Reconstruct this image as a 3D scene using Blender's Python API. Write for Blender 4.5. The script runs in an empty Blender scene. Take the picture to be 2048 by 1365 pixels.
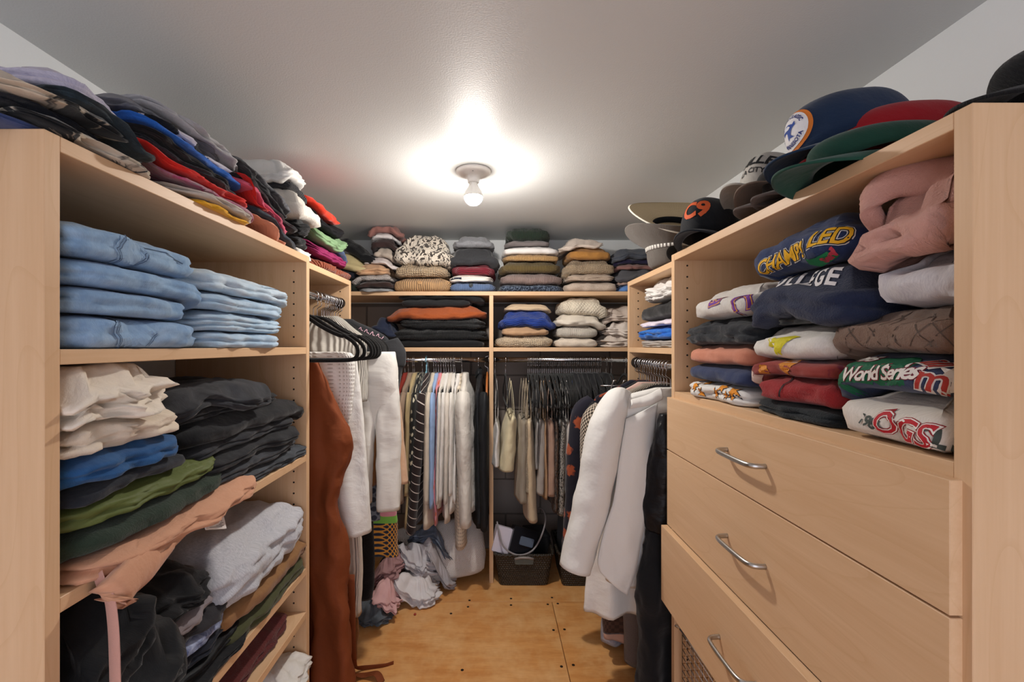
import bpy, bmesh, math, random
import numpy as np
from mathutils import Vector, Matrix, Euler
from mathutils.bvhtree import BVHTree

# ------------------------------------------------------------ camera, world, exposure
scene = bpy.context.scene
COL = scene.collection
HC = 1.17                       # camera height; all "r" heights below are relative to it
FPX, VX, VY = 850.0, 986.0, 692.0
cam_d = bpy.data.cameras.new('camera'); cam = bpy.data.objects.new('camera', cam_d); COL.objects.link(cam)
cam.location = (0, 0, HC); cam.rotation_euler = (math.pi / 2, 0, 0)
cam_d.sensor_width = 36; cam_d.lens = 36 * FPX / 2048
cam_d.shift_x = (1024 - VX) / 2048; cam_d.shift_y = (VY - 682.5) / 2048
cam_d.clip_start = 0.02
scene.camera = cam
world = bpy.data.worlds.new('world'); scene.world = world; world.use_nodes = True
world.node_tree.nodes['Background'].inputs[0].default_value = (.95, 0.95, 1.06, 1)
world.node_tree.nodes['Background'].inputs[1].default_value = 1.75
BULB_STRENGTH = 690.0
scene.view_settings.view_transform = 'Standard'; scene.view_settings.look = 'None'
scene.view_settings.exposure = 0.32; scene.view_settings.gamma = 1.0
scene.view_settings.use_curve_mapping = False

# ------------------------------------------------------------ helpers
def P(px, py, Y): return Vector(((px - VX) / FPX * Y, Y, HC - (py - VY) / FPX * Y))
def lin(c):
    if isinstance(c, str):
        c = [int(c[i:i + 2], 16) / 255 for i in (0, 2, 4)]
    return tuple(((x + .055) / 1.055) ** 2.4 if x > .04045 else x / 12.92 for x in c) + (1.0,)

def tag(o, label=None, cat=None, group=None, kind=None):
    if label: o['label'] = label
    if cat: o['category'] = cat
    if group: o['group'] = group
    if kind: o['kind'] = kind
    return o
def empty(name, loc, label=None, cat=None, group=None, kind=None):
    o = bpy.data.objects.new(name, None); COL.objects.link(o); o.location = loc; o.empty_display_size = .05
    return tag(o, label, cat, group, kind)
def link(name, me, mat=None, parent=None, smooth=False):
    o = bpy.data.objects.new(name, me); COL.objects.link(o)
    if mat is not None:
        me.materials.clear(); me.materials.append(mat)
    if smooth:
        me.polygons.foreach_set('use_smooth', [True] * len(me.polygons))
    if parent is not None:
        o.parent = parent; o.location = -Vector(parent_world(parent))
    return o
def parent_world(p):
    v = Vector((0, 0, 0))
    while p is not None:
        v = v + p.location; p = p.parent
    return v
def rebase(o, loc):
    """move a top-level mesh's origin to loc without moving the mesh (mesh was built in world space)"""
    loc = Vector(loc); o.data.transform(Matrix.Translation(-loc)); o.location = loc
    return o

def mesh_raw(name, verts, faces, uv=None):
    me = bpy.data.meshes.new(name)
    me.from_pydata([tuple(v) for v in verts], [], faces)
    me.update()
    return me

def grid_mesh(name, V, UV=None, wrap=True, cap0=False, cap1=False, both=False):
    """V: (R, M, 3). UV: (R, M(+1), 2)."""
    R, M = V.shape[:2]
    verts = V.reshape(-1, 3)
    r = np.arange(R - 1)[:, None]; cN = M if wrap else M - 1
    c = np.arange(cN)[None, :]; c2 = (c + 1) % M
    F = np.stack([r * M + c, r * M + c2, (r + 1) * M + c2, (r + 1) * M + c], -1).reshape(-1, 4)
    faces = F.tolist(); nq = len(faces)
    verts = verts.tolist()
    if cap0:
        ci = len(verts); verts.append(V[0].mean(0).tolist())
        faces += [[ci, (k + 1) % M, k] for k in range(M)]
    if cap1:
        ci = len(verts); verts.append(V[-1].mean(0).tolist()); b = (R - 1) * M
        faces += [[ci, b + k, b + (k + 1) % M] for k in range(M)]
    me = bpy.data.meshes.new(name); me.from_pydata(verts, [], faces)
    if UV is not None:
        if UV.shape[1] == M: UV = np.concatenate([UV, UV[:, :1]], 1)
        uvl = me.uv_layers.new(name='UVMap')
        W = UV.shape[1]
        q = np.stack([UV[:-1, :cN], UV[:-1, 1:cN + 1], UV[1:, 1:cN + 1], UV[1:, :cN]], 2).reshape(-1, 2)
        rest = []
        if cap0:
            m = UV[0, :M].mean(0); rest += [x for k in range(M) for x in (m, UV[0, k + 1], UV[0, k])]
        if cap1:
            m = UV[-1, :M].mean(0); rest += [x for k in range(M) for x in (m, UV[-1, k], UV[-1, k + 1])]
        if rest: q = np.concatenate([q, np.array(rest)], 0)
        uvl.data.foreach_set('uv', q.astype(np.float32).ravel())
    me.update()
    return me

# value noise (numpy) --------------------------------------------------
_rng = np.random.RandomState(7); _TAB = _rng.rand(64, 64, 16).astype(np.float64) * 2 - 1
def vnoise(x, y, z=0.0):
    x = np.asarray(x, float); y = np.asarray(y, float); z = np.asarray(z, float) + np.zeros_like(x)
    xi = np.floor(x).astype(int); yi = np.floor(y).astype(int); zi = np.floor(z).astype(int)
    fx = x - xi; fy = y - yi; fz = z - zi
    fx = fx * fx * (3 - 2 * fx); fy = fy * fy * (3 - 2 * fy); fz = fz * fz * (3 - 2 * fz)
    def T(a, b, c): return _TAB[a % 64, b % 64, c % 16]
    def L(a, b, t): return a + (b - a) * t
    return L(L(L(T(xi, yi, zi), T(xi + 1, yi, zi), fx), L(T(xi, yi + 1, zi), T(xi + 1, yi + 1, zi), fx), fy),
             L(L(T(xi, yi, zi + 1), T(xi + 1, yi, zi + 1), fx), L(T(xi, yi + 1, zi + 1), T(xi + 1, yi + 1, zi + 1), fx), fy), fz)
def fbm(x, y, z=0.0, o=3):
    s = 0; a = 1
    for i in range(o):
        s = s + a * vnoise(x * 2 ** i + 17.3 * i, y * 2 ** i + 5.1 * i, z + 3.7 * i); a *= .5
    return s

# box ------------------------------------------------------------------
def box(name, x0, x1, y0, y1, z0, z1, mat, parent=None, bev=0.0008):
    bm = bmesh.new()
    bmesh.ops.create_cube(bm, size=1)
    sx, sy, sz = x1 - x0, y1 - y0, z1 - z0
    for v in bm.verts:
        v.co = Vector((v.co.x * sx, v.co.y * sy, v.co.z * sz))
    if bev:
        bmesh.ops.bevel(bm, geom=bm.edges[:], offset=min(bev, .3 * min(abs(sx), abs(sy), abs(sz))), segments=1, affect='EDGES')
    me = bpy.data.meshes.new(name); bm.to_mesh(me); bm.free()
    o = bpy.data.objects.new(name, me); COL.objects.link(o); me.materials.append(mat)
    c = Vector(((x0 + x1) / 2, (y0 + y1) / 2, (z0 + z1) / 2))
    if parent is not None:
        o.parent = parent; o.location = c - parent_world(parent)
    else:
        o.location = c
    return o

def smooth_path(pts, n=None, closed=False):
    """Catmull-Rom resample"""
    p = np.array(pts, float)
    if closed: q = np.concatenate([p[-1:], p, p[:2]], 0)
    else: q = np.concatenate([2 * p[:1] - p[1:2], p, 2 * p[-1:] - p[-2:-1]], 0)
    S = len(q) - 3; n = n or S * 6
    t = np.linspace(0, S, n, endpoint=not closed); i = np.minimum(t.astype(int), S - 1); f = (t - i)[:, None]
    a, b, c, d = q[i], q[i + 1], q[i + 2], q[i + 3]
    return .5 * (2 * b + (c - a) * f + (2 * a - 5 * b + 4 * c - d) * f ** 2 + (3 * b - a - 3 * c + d) * f ** 3)

def sweep(name, path, ra, rb=None, M=8, side=None, closed=False, caps=True, wr=0.0, seed=0, sq=1.0, uvs=1.0):
    """tube along path; ra/rb radii (arrays or scalars); side: reference vector giving the ra direction"""
    p = np.array(path, float); n = len(p)
    ra = np.zeros(n) + ra; rb = ra if rb is None else np.zeros(n) + rb
    if closed: tan = np.roll(p, -1, 0) - np.roll(p, 1, 0)
    else: tan = np.gradient(p, axis=0)
    tan /= np.linalg.norm(tan, axis=1)[:, None] + 1e-9
    ref = np.array(side if side is not None else (0.123, 0.0, 1.0), float)
    A = ref[None] - (tan @ ref)[:, None] * tan
    nn = np.linalg.norm(A, axis=1)
    for k in np.where(nn < .05)[0]:
        alt = np.array((1.0, .2, 0)); A[k] = alt - (tan[k] @ alt) * tan[k]
    A /= np.linalg.norm(A, axis=1)[:, None]
    Bv = np.cross(tan, A)
    th = np.linspace(0, 2 * np.pi, M, endpoint=False)
    ct, st = np.cos(th), np.sin(th)
    if sq != 1.0: ct = np.sign(ct) * abs(ct) ** sq; st = np.sign(st) * abs(st) ** sq
    L = np.concatenate([[0], np.cumsum(np.linalg.norm(np.diff(p, axis=0), axis=1))])
    off = ra[:, None, None] * ct[None, :, None] * A[:, None] + rb[:, None, None] * st[None, :, None] * Bv[:, None]
    if wr:
        nz = fbm(th[None, :] * 1.3 + seed * 7.1 + np.zeros((n, 1)), L[:, None] * 14 + seed * 3.3 + 0 * th[None, :], seed)
        nz2 = vnoise(np.cos(th)[None, :] * 2 + seed + np.zeros((n, 1)), L[:, None] * 30 + seed * 3.3 + np.sin(th)[None, :] * 2)
        off = off * (1 + wr * (nz + .6 * nz2)[:, :, None])
    V = p[:, None] + off
    if closed: V = np.concatenate([V, V[:1]], 0)
    per = 2 * np.pi * (ra.mean() + rb.mean()) / 2
    thu = np.linspace(0, 1, M + 1) * per
    Lv = L if not closed else np.concatenate([L, [L[-1] + .01]])
    UV = np.stack(np.broadcast_arrays(thu[None, :], Lv[:, None]), -1)
    return grid_mesh(name, V, UV, True, caps and not closed, caps and not closed)

def lathe(name, prof, M=48, center=(0, 0, 0), cap0=False, cap1=False):
    pr = np.array(prof, float)
    th = np.linspace(0, 2 * np.pi, M, endpoint=False)
    V = np.stack([pr[:, 0][:, None] * np.cos(th), pr[:, 0][:, None] * np.sin(th), pr[:, 1][:, None] + 0 * th], -1) + np.array(center)
    L = np.concatenate([[0], np.cumsum(np.linalg.norm(np.diff(pr, axis=0), axis=1))])
    UV = np.stack(np.broadcast_arrays(np.linspace(0, 1, M + 1)[None] * 2 * np.pi * pr[:, 0].max(), L[:, None]), -1)
    return grid_mesh(name, V, UV, True, cap0, cap1)

# ------------------------------------------------------------ materials
_MC = {}
class NB:
    def __init__(s, name):
        s.m = bpy.data.materials.new(name); s.m.use_nodes = True
        s.t = s.m.node_tree; s.b = s.t.nodes['Principled BSDF']
    def n(s, typ, **kw):
        nd = s.t.nodes.new(typ)
        for k, v in kw.items():
            if k.startswith('i_'): nd.inputs[k[2:].replace('_', ' ')].default_value = v
            else: setattr(nd, k, v)
        return nd
    def l(s, a, b): s.t.links.new(a, b)
    def coord(s, kind='UV', scale=(1, 1, 1), rot=(0, 0, 0)):
        tc = s.n('ShaderNodeTexCoord'); mp = s.n('ShaderNodeMapping')
        mp.inputs['Scale'].default_value = scale; mp.inputs['Rotation'].default_value = rot
        s.l(tc.outputs[kind], mp.inputs[0]); return mp.outputs[0]
    def math(s, op, a, b=None, clamp=False):
        nd = s.n('ShaderNodeMath', operation=op); nd.use_clamp = clamp
        for i, v in enumerate((a, b)):
            if v is None: continue
            if isinstance(v, (int, float)): nd.inputs[i].default_value = v
            else: s.l(v, nd.inputs[i])
        return nd.outputs[0]
    def noise(s, vec, scale, detail=2, rough=.5):
        nd = s.n('ShaderNodeTexNoise'); nd.inputs['Scale'].default_value = scale; nd.inputs['Detail'].default_value = detail
        nd.inputs['Roughness'].default_value = rough
        s.l(vec, nd.inputs['Vector']); return nd.outputs['Fac']
    def mix(s, f, a, b):
        nd = s.n('ShaderNodeMix', data_type='RGBA')
        if isinstance(f, (int, float)): nd.inputs[0].default_value = f
        else: s.l(f, nd.inputs[0])
        for i, v in ((6, a), (7, b)):
            if isinstance(v, tuple): nd.inputs[i].default_value = v
            else: s.l(v, nd.inputs[i])
        return nd.outputs[2]
    def ramp(s, f, a, b, c0=(0, 0, 0, 1), c1=(1, 1, 1, 1)):
        nd = s.n('ShaderNodeValToRGB'); e = nd.color_ramp.elements
        e[0].position = a; e[1].position = b; e[0].color = c0; e[1].color = c1
        s.l(f, nd.inputs[0]); return nd.outputs[0]
    def sep(s, vec):
        nd = s.n('ShaderNodeSeparateXYZ'); s.l(vec, nd.inputs[0]); return nd.outputs
    def bump(s, h, strength=.5, dist=.002, prev=None):
        nd = s.n('ShaderNodeBump'); nd.inputs['Strength'].default_value = strength; nd.inputs['Distance'].default_value = dist
        s.l(h, nd.inputs['Height'])
        if prev is not None: s.l(prev, nd.inputs['Normal'])
        return nd.outputs[0]
    def done(s, col, rough=.85, bump=None, metal=0.0, sheen=0.0, spec=.3):
        if isinstance(col, tuple): s.b.inputs['Base Color'].default_value = col
        else: s.l(col, s.b.inputs['Base Color'])
        s.b.inputs['Roughness'].default_value = rough; s.b.inputs['Metallic'].default_value = metal
        s.b.inputs['Sheen Weight'].default_value = sheen; s.b.inputs['Specular IOR Level'].default_value = spec
        if bump is not None: s.l(bump, s.b.inputs['Normal'])
        return s.m

def tint(c, k): return tuple(min(1, x * k) for x in c[:3]) + (1,)
def sinw(nb, x, period):      # 0..1 wave
    return nb.math('MULTIPLY_ADD', nb.math('SINE', nb.math('MULTIPLY', x, 2 * math.pi / period)), .5) if False else \
        nb.math('ADD', nb.math('MULTIPLY', nb.math('SINE', nb.math('MULTIPLY', x, 2 * math.pi / period)), .5), .5)

def cloth(kind, col, col2=None, sc=1.0, period=.006, rough=.9):
    key = ('cloth', kind, str(col), str(col2), sc, period, rough)
    if key in _MC: return _MC[key]
    nb = NB(kind + '_cloth'); c = lin(col); c2 = lin(col2) if col2 else tint(c, .55)
    uv = nb.coord('UV'); x, y, _ = nb.sep(uv)
    big = nb.noise(uv, 22 * sc, 3); fine = nb.noise(uv, 600, 1)
    bigb = nb.bump(big, .35, .012)
    C = nb.mix(nb.math('MULTIPLY', fine, .35), c, tint(c, .78))
    bp = None
    if kind == 'plain':
        bp = nb.bump(fine, .25, .0012, bigb)
    elif kind == 'smooth':
        bp = bigb
    elif kind == 'denim':
        tw = nb.noise(nb.coord('UV', (900, 160, 1), (0, 0, .6)), 1, 2)
        wear = nb.noise(uv, 14 * sc, 4, .65)
        C = nb.mix(nb.ramp(wear, .38, .68), c, c2)
        C = nb.mix(nb.math('MULTIPLY', tw, .55), C, tint(c, .6))
        bp = nb.bump(tw, .35, .001, bigb)
    elif kind in ('rib', 'ribv'):
        a = x if kind == 'rib' else y
        j = nb.math('ADD', a, nb.math('MULTIPLY', nb.noise(uv, 30, 1), period * .5))
        w = sinw(nb, j, period)
        C = nb.mix(nb.math('MULTIPLY', w, .45), c2 if col2 else tint(c, .62), c)
        bp = nb.bump(w, .9, period * .5, nb.bump(fine, .3, .001, bigb))
        C = nb.mix(.62, C, c)
    elif kind == 'knit':
        w1 = sinw(nb, nb.math('ADD', x, nb.math('MULTIPLY', nb.noise(uv, 60, 1), period)), period)
        w2 = sinw(nb, nb.math('ADD', y, nb.math('MULTIPLY', nb.noise(uv, 50, 1), period)), period * .8)
        w = nb.math('MULTIPLY', w1, w2)
        C = nb.mix(w, c2 if col2 else tint(c, .7), c)
        bp = nb.bump(w, .9, period * .55, bigb)
    elif kind == 'cable':
        w1 = sinw(nb, nb.math('ADD', x, nb.math('MULTIPLY', y, .8)), period)
        w2 = sinw(nb, nb.math('SUBTRACT', x, nb.math('MULTIPLY', y, .8)), period)
        w = nb.math('MAXIMUM', w1, w2)
        bp = nb.bump(w, .7, period * .22, bigb); C = nb.mix(.2, C, c2 if col2 else tint(c, .8))
    elif kind == 'speckle':
        v = nb.n('ShaderNodeTexVoronoi', voronoi_dimensions='2D'); v.inputs['Scale'].default_value = 1 / period; nb.l(uv, v.inputs['Vector'])
        s0, s1, _2 = nb.sep(v.outputs['Color'])
        C = nb.mix(nb.ramp(s0, .30, .42), c2, c); bp = nb.bump(v.outputs['Distance'], .9, period * .5, bigb)
    elif kind == 'heather':
        h = nb.noise(nb.coord('UV', (420, 110, 1)), 1, 3, .7)
        C = nb.mix(nb.ramp(h, .3, .7), c2, c); bp = nb.bump(fine, .25, .001, bigb)
    elif kind == 'fleece':
        f2 = nb.noise(uv, 260, 3, .7)
        C = nb.mix(nb.math('MULTIPLY', f2, .55), c, c2); bp = nb.bump(f2, .8, .003, bigb)
    elif kind == 'stripe':
        w = nb.math('FRACT', nb.math('DIVIDE', nb.math('ADD', y, nb.math('MULTIPLY', x, .35)), period))
        C = nb.mix(nb.math('GREATER_THAN', w, .9), C, c2); bp = nb.bump(fine, .2, .001, bigb)
    elif kind == 'graphic':
        g = nb.noise(uv, 16 * sc, 4, .6)
        C = nb.mix(nb.ramp(g, .47, .50), c, c2); bp = nb.bump(fine, .2, .001, bigb)
    elif kind == 'tiedye':
        g = nb.noise(uv, 26 * sc, 5, .7)
        C = nb.mix(nb.ramp(g, .35, .62), c, c2); bp = nb.bump(fine, .2, .001, bigb)
    elif kind == 'floral':
        v = nb.n('ShaderNodeTexVoronoi', voronoi_dimensions='2D'); v.inputs['Scale'].default_value = 1 / period; nb.l(uv, v.inputs['Vector'])
        g = nb.math('ADD', v.outputs['Distance'], nb.math('MULTIPLY', nb.noise(uv, 90, 2), .35))
        C = nb.mix(nb.ramp(g, .36, .44), c2, c); bp = bigb
    elif kind == 'hex':
        w = nb.math('ADD', sinw(nb, x, period), sinw(nb, y, period * 1.15))
        w2 = nb.math('ADD', sinw(nb, nb.math('ADD', x, period / 2), period), sinw(nb, nb.math('ADD', y, period * .575), period * 1.15))
        C = nb.mix(nb.ramp(nb.math('MULTIPLY', nb.math('MAXIMUM', w, w2), .5), .66, .70), c, c2); bp = bigb
    elif kind == 'check':
        ch = nb.n('ShaderNodeTexChecker'); ch.inputs['Scale'].default_value = 1 / period; nb.l(uv, ch.inputs['Vector'])
        C = nb.mix(ch.outputs['Fac'], c, c2); bp = bigb
    elif kind == 'eyelet':
        w = nb.math('MULTIPLY', sinw(nb, x, period), sinw(nb, y, period * 1.3))
        C = nb.mix(nb.math('GREATER_THAN', w, .72), c, c2); bp = nb.bump(w, .6, .003, bigb)
    m = nb.done(C, rough, bp, sheen=.15 if kind not in ('smooth',) else 0.0, spec=.2)
    _MC[key] = m; return m

def plain(name, col, rough=.6, metal=0.0, spec=.4, noise=0.0):
    key = ('p', name, str(col), rough, metal)
    if key in _MC: return _MC[key]
    nb = NB(name); c = lin(col)
    f = nb.noise(nb.coord('Object'), 160, 3)
    C = nb.mix(nb.math('MULTIPLY', f, .3 if not noise else noise), c, tint(c, .85))
    m = nb.done(C, rough, nb.bump(f, .06, .0006), metal, spec=spec); _MC[key] = m; return m

def wood(axis, col='D9B793', col2='C39B72', name='maple'):
    """pale maple; grain runs along axis 0/1/2"""
    key = ('w', axis, col, name)
    if key in _MC: return _MC[key]
    nb = NB(name + '_wood'); s = [38, 38, 38]; s[axis] = 2.2
    s2 = [260, 260, 260]; s2[axis] = 9
    oi = nb.n('ShaderNodeObjectInfo'); tc = nb.n('ShaderNodeTexCoord'); va = nb.n('ShaderNodeVectorMath', operation='ADD')
    cx = nb.n('ShaderNodeCombineXYZ'); nb.l(nb.math('MULTIPLY', oi.outputs['Random'], 40.0), cx.inputs[0]); nb.l(nb.math('MULTIPLY', oi.outputs['Random'], 23.0), cx.inputs[2])
    nb.l(tc.outputs['Object'], va.inputs[0]); nb.l(cx.outputs[0], va.inputs[1])
    def mp(sc):
        m = nb.n('ShaderNodeMapping'); m.inputs['Scale'].default_value = sc; nb.l(va.outputs[0], m.inputs[0]); return m.outputs[0]
    g = nb.noise(mp(s), 1, 4, .6); f = nb.noise(mp(s2), 1, 2)
    sw = [5, 5, 5]; sw[axis] = 1.1
    fig = nb.noise(mp(sw), 1.6, 1)
    line = nb.ramp(nb.math('FRACT', nb.math('MULTIPLY', fig, 9.0)), .0, .10)
    c, c2 = lin(col), lin(col2)
    C = nb.mix(nb.ramp(g, .35, .75), c, nb.mix(.5, c, c2))
    C = nb.mix(nb.math('MULTIPLY', f, .45), C, c2)
    C = nb.mix(nb.math('MULTIPLY', nb.math('SUBTRACT', 1.0, line), .32), C, c2)
    m = nb.done(C, .48, nb.bump(f, .05, .0004), spec=.35); _MC[key] = m; return m

def metal(name='chrome', col='D8D8DA', rough=.18):
    return plain(name, col, rough, 1.0)
# ------------------------------------------------------------ the room
WL, WR, YB, YF = -0.927, 0.869, 2.45, -0.85
ZC = HC + 0.608
def paint(col, sc=170, st=.25, rough=.55, name='paint'):
    nb = NB(name); f = nb.noise(nb.coord('Object'), sc, 3); big = nb.noise(nb.coord('Object'), 1.7, 3)
    c = lin(col)
    return nb.done(nb.mix(nb.math('MULTIPLY', big, .3), c, tint(c, .93)), rough, nb.bump(f, st, .0015), spec=.35)
M_wall = paint('E4E6E6', name='wall_paint'); M_ceil = paint('D2D4D3', 260, .3, .5, 'ceiling_paint')
M_block = paint('8F857E', 90, .4, .8, 'block_paint'); M_mortar = paint('6F6761', 200, .4, .9, 'mortar')
def struct(o): o['kind'] = 'structure'; return o
struct(box('ceiling', WL - .1, WR + .1, YF - .1, YB + .1, ZC, ZC + .1, M_ceil, bev=0))
struct(box('wall_left', WL - .1, WL, YF - .1, YB + .1, -.05, ZC, M_wall, bev=0))
struct(box('wall_right', WR, WR + .1, YF - .1, YB + .1, -.05, ZC, M_wall, bev=0))
struct(box('wall_front', WL, -.62, YF - .1, YF, -.05, ZC, M_wall, bev=0))
struct(box('wall_front', .62, WR, YF - .1, YF, -.05, ZC, M_wall, bev=0))
wb = struct(box('wall_back', WL, WR, YB + .006, YB + .1, -.05, ZC, M_mortar, bev=0))
box('drywall_panel', WL, WR, YB - .004, YB + .006, 1.415, ZC, M_wall, wb, bev=0)
bm_me = None
for r in range(7):
    z = r * .2 + .004
    for k in range(-1, 5):
        x = WL + k * .4 + (.2 if r % 2 else 0) + .2
        x0, x1 = max(WL, x + .004), min(WR, x + .396)
        if x1 - x0 < .03: continue
        box('block', x0, x1, YB, YB + .008, z, z + .192, M_block, wb, bev=.0025)
# plywood floor --------------------------------------------------------
nb = NB('stained_plywood'); oi = nb.n('ShaderNodeObjectInfo')
v = nb.coord('Object', (3.0, 17, 3)); v2 = nb.coord('Object', (24, 260, 24)); v3 = nb.coord('Object', (6, 5, 5))
g1 = nb.noise(v, 1.3, 5, .65); g2 = nb.noise(v2, 1, 2); g3 = nb.noise(v3, 1.0, 4, .7)
C = nb.mix(nb.ramp(g1, .3, .72), lin('E9AE6C'), lin('C98545'))
C = nb.mix(nb.ramp(g3, .42, .75), C, lin('F0C48A'))
C = nb.mix(nb.math('MULTIPLY', g2, .4), C, lin('B56F34'))
M_ply = nb.done(C, nb.math('ADD', .3, .04) if False else .36, nb.bump(g2, .05, .0005), spec=.45)
fl = struct(box('floor', WL, WR, YF, YB, -.06, -.014, plain('subfloor', '3A2C20', .9), bev=0))
for (x0, x1, y0, y1) in ((WL, .268, YF, 1.94), (.2705, WR, YF, 1.94), (WL, WR, 1.9425, YB)):
    box('plywood_sheet', x0, x1, y0, y1, -.014, 0, M_ply, fl, bev=.0008)
M_screw = plain('dark_screw', '2A211C', .5, .6)
sc_me = lathe('screw', [(.0, .0006), (.0045, .0008), (.0058, .0002), (.0058, -.003)], 12)
sc_me.materials.append(M_screw)
for (px, py) in ((1022, 1198), (1022, 1211), (1104, 1196), (1095.5, 1209.5), (1115.6, 1208), (1107, 1261), (1129, 1259.7), (1123, 1334),
                 (1146.7, 1331), (939, 1201.6), (936, 1214.5), (850, 1216.5), (866, 1203.6), (924.5, 1341), (902, 1228)):
    Y = HC * FPX / (py - VY); o = bpy.data.objects.new('screw', sc_me); COL.objects.link(o); o.parent = fl
    o.location = Vector(((px - VX) / FPX * Y, Y, 0.0)) - fl.location
# ------------------------------------------------------------ closet units
W0, W1, W2 = wood(0), wood(1), wood(2)
M_hole = plain('pin_hole_dark', '1A120C', .9)
M_chrome = metal(); M_nickel = metal('satin_nickel', 'B9B7B4', .32)
T = .0195
def holes(parent, xs, y, z0, z1, step=.032, r=.0027):
    bm = bmesh.new(); z = z0
    while z < z1:
        for x in xs:
            m = Matrix.Translation((x, y, z)) @ Matrix.Rotation(math.pi / 2, 4, 'X')
            bmesh.ops.create_cone(bm, cap_ends=True, segments=10, radius1=r, radius2=r, depth=.0012, matrix=m)
        z += step
    me = bpy.data.meshes.new('pin_holes'); bm.to_mesh(me); bm.free()
    o = link('pin_holes', me, M_hole, parent); o['kind'] = 'stuff'; return o
# left shelf unit
LA, LY0, LY1, LT = -.543, .514, 1.257, HC + .263
XBL = WL + .002
UL = empty('shelf_unit', (-.735, .885, 0), 'pale maple shelf unit holding folded jeans and trousers', 'shelf unit')
box('side_panel', XBL, LA, LY0, LY0 + T, 0, LT, W2, UL); box('side_panel', XBL, LA, LY1 - T, LY1, 0, LT, W2, UL)
box('top_panel', XBL, LA, LY0 + T, LY1 - T, LT - T, LT, W1, UL)
LS = [HC - .0045, HC - .317, HC - .648, HC - .775, HC - .93]
for z in LS: box('shelf', XBL, LA - .001, LY0 + T, LY1 - T, z - T, z, W1, UL)
box('toe_kick', LA - .04, LA - .025, LY0 + T, LY1 - T, 0, .07, W1, UL)
holes(UL, (LA - .037, LA - .285), LY1 - T, LS[0] + .03, LT - .03); holes(UL, (LA - .037,), LY1 - T, LS[1] + .03, LS[0] - .03)
holes(UL, (LA - .037,), LY1 - T, .1, LS[1] - .03)
# right drawer unit
RA, RY0, RY1, RT = .518, .4587, 1.234, HC + .263
XBR = WR - .002
UR = empty('drawer_cabinet', (.69, .85, 0), 'pale maple cabinet with three drawers below a shelf of sweatshirts', 'cabinet')
box('side_panel', RA, XBR, RY0, RY0 + T, 0, RT, W2, UR); box('side_panel', RA, XBR, RY1 - T, RY1, 0, RT, W2, UR)
box('top_panel', RA, XBR, RY0 + T, RY1 - T, RT - T, RT, W1, UR)
RS = HC - .131
box('shelf', RA + .001, XBR, RY0 + T, RY1 - T, RS - T, RS, W1, UR)
box('front_rail', RA + .001, RA + .02, RY0 + T, RY1 - T, RS - .042, RS - T, W1, UR)
holes(UR, (RA + .037,), RY1 - T, RS + .04, RT - .03); holes(UR, (RA + .037,), RY1 - T, .08, HC - .74)
h_path = smooth_path([(0, -.064, 0), (-.008, -.064, 0), (-.022, -.060, 0), (-.0285, -.045, 0), (-.03, 0, 0), (-.0285, .045, 0), (-.022, .060, 0), (-.008, .064, 0), (0, .064, 0)], 40)
h_me = sweep('handle', h_path, .0052, .0042, 12, side=(0, 0, 1))
for zt, zb, xo in ((HC - .1485, HC - .2985, .504), (HC - .3015, HC - .5165, .504), (HC - .5185, HC - .735, .487)):
    d = box('drawer', xo, xo + .0185, .469, 1.231, zb, zt, W1, UR, bev=.0007)
    b = box('drawer_box', xo + .0185, XBR - .02, .487, 1.206, zb + .02, zt - .012, W1, d)
    h = link('handle', h_me.copy(), M_nickel, d, True); h.location = Vector((xo, .85, (zt + zb) / 2)) - parent_world(d)
# wire basket under the drawers
WBk = empty('wire_basket', (.69, .85, HC - .86), 'silver wire pull-out basket under the maple drawers', 'basket')
zt, zb2 = HC - .80, HC - .99
bx0, bx1, by0, by1 = RA + .012, XBR - .03, .50, 1.19
rim = [(bx0, by0, zt), (bx1, by0, zt), (bx1, by1, zt), (bx0, by1, zt)]
link('rim', sweep('rim', smooth_path(np.array(rim)[[0, 0, 1, 1, 2, 2, 3, 3]] + np.array([[.02, 0, 0], [.02, 0, 0], [-.02, 0, 0], [0, .02, 0], [0, -.02, 0], [-.02, 0, 0], [.02, 0, 0], [0, -.02, 0]]), 60, True), .004, M=6, closed=True), M_chrome, WBk, True)
bm = bmesh.new()
def rodbm(a, b, r=.0013):
    a, b = Vector(a), Vector(b); d = b - a
    m = Matrix.Translation((a + b) / 2) @ d.to_track_quat('Z', 'Y').to_matrix().to_4x4()
    bmesh.ops.create_cone(bm, cap_ends=False, segments=5, radius1=r, radius2=r, depth=d.length, matrix=m)
for i in range(29):
    y = by0 + (by1 - by0) * i / 28
    rodbm((bx0, y, zt), (bx0, y, zb2)); rodbm((bx0, y, zb2), (bx1, y, zb2))
for i in range(9): rodbm((bx0, by0, zt - .02 * i - .01), (bx0, by1, zt - .02 * i - .01)); rodbm((bx0 + .036 * i, by0, zb2), (bx0 + .036 * i, by1, zb2))
for i in range(12):
    x = bx0 + (bx1 - bx0) * i / 11; rodbm((x, by1, zt), (x, by1, zb2))
for i in range(9): rodbm((bx0, by1, zt - .02 * i - .01), (bx1, by1, zt - .02 * i - .01))
me = bpy.data.meshes.new('wire_mesh'); bm.to_mesh(me); bm.free()
link('wire_mesh', me, M_chrome, WBk)['kind'] = 'stuff'
link('handle_wire', sweep('handle_wire', smooth_path([(bx0 - .006, .98, zt), (bx0 - .008, .97, zt - .035), (bx0 - .008, .86, zt - .05), (bx0 - .008, .73, zt - .035), (bx0 - .006, .72, zt)], 30), .0022, M=6), M_chrome, WBk, True)
box('runner', RA + .02, XBR - .02, RY1 - T - .014, RY1 - T - .001, zt - .006, zt + .03, M_nickel, WBk)
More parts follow.
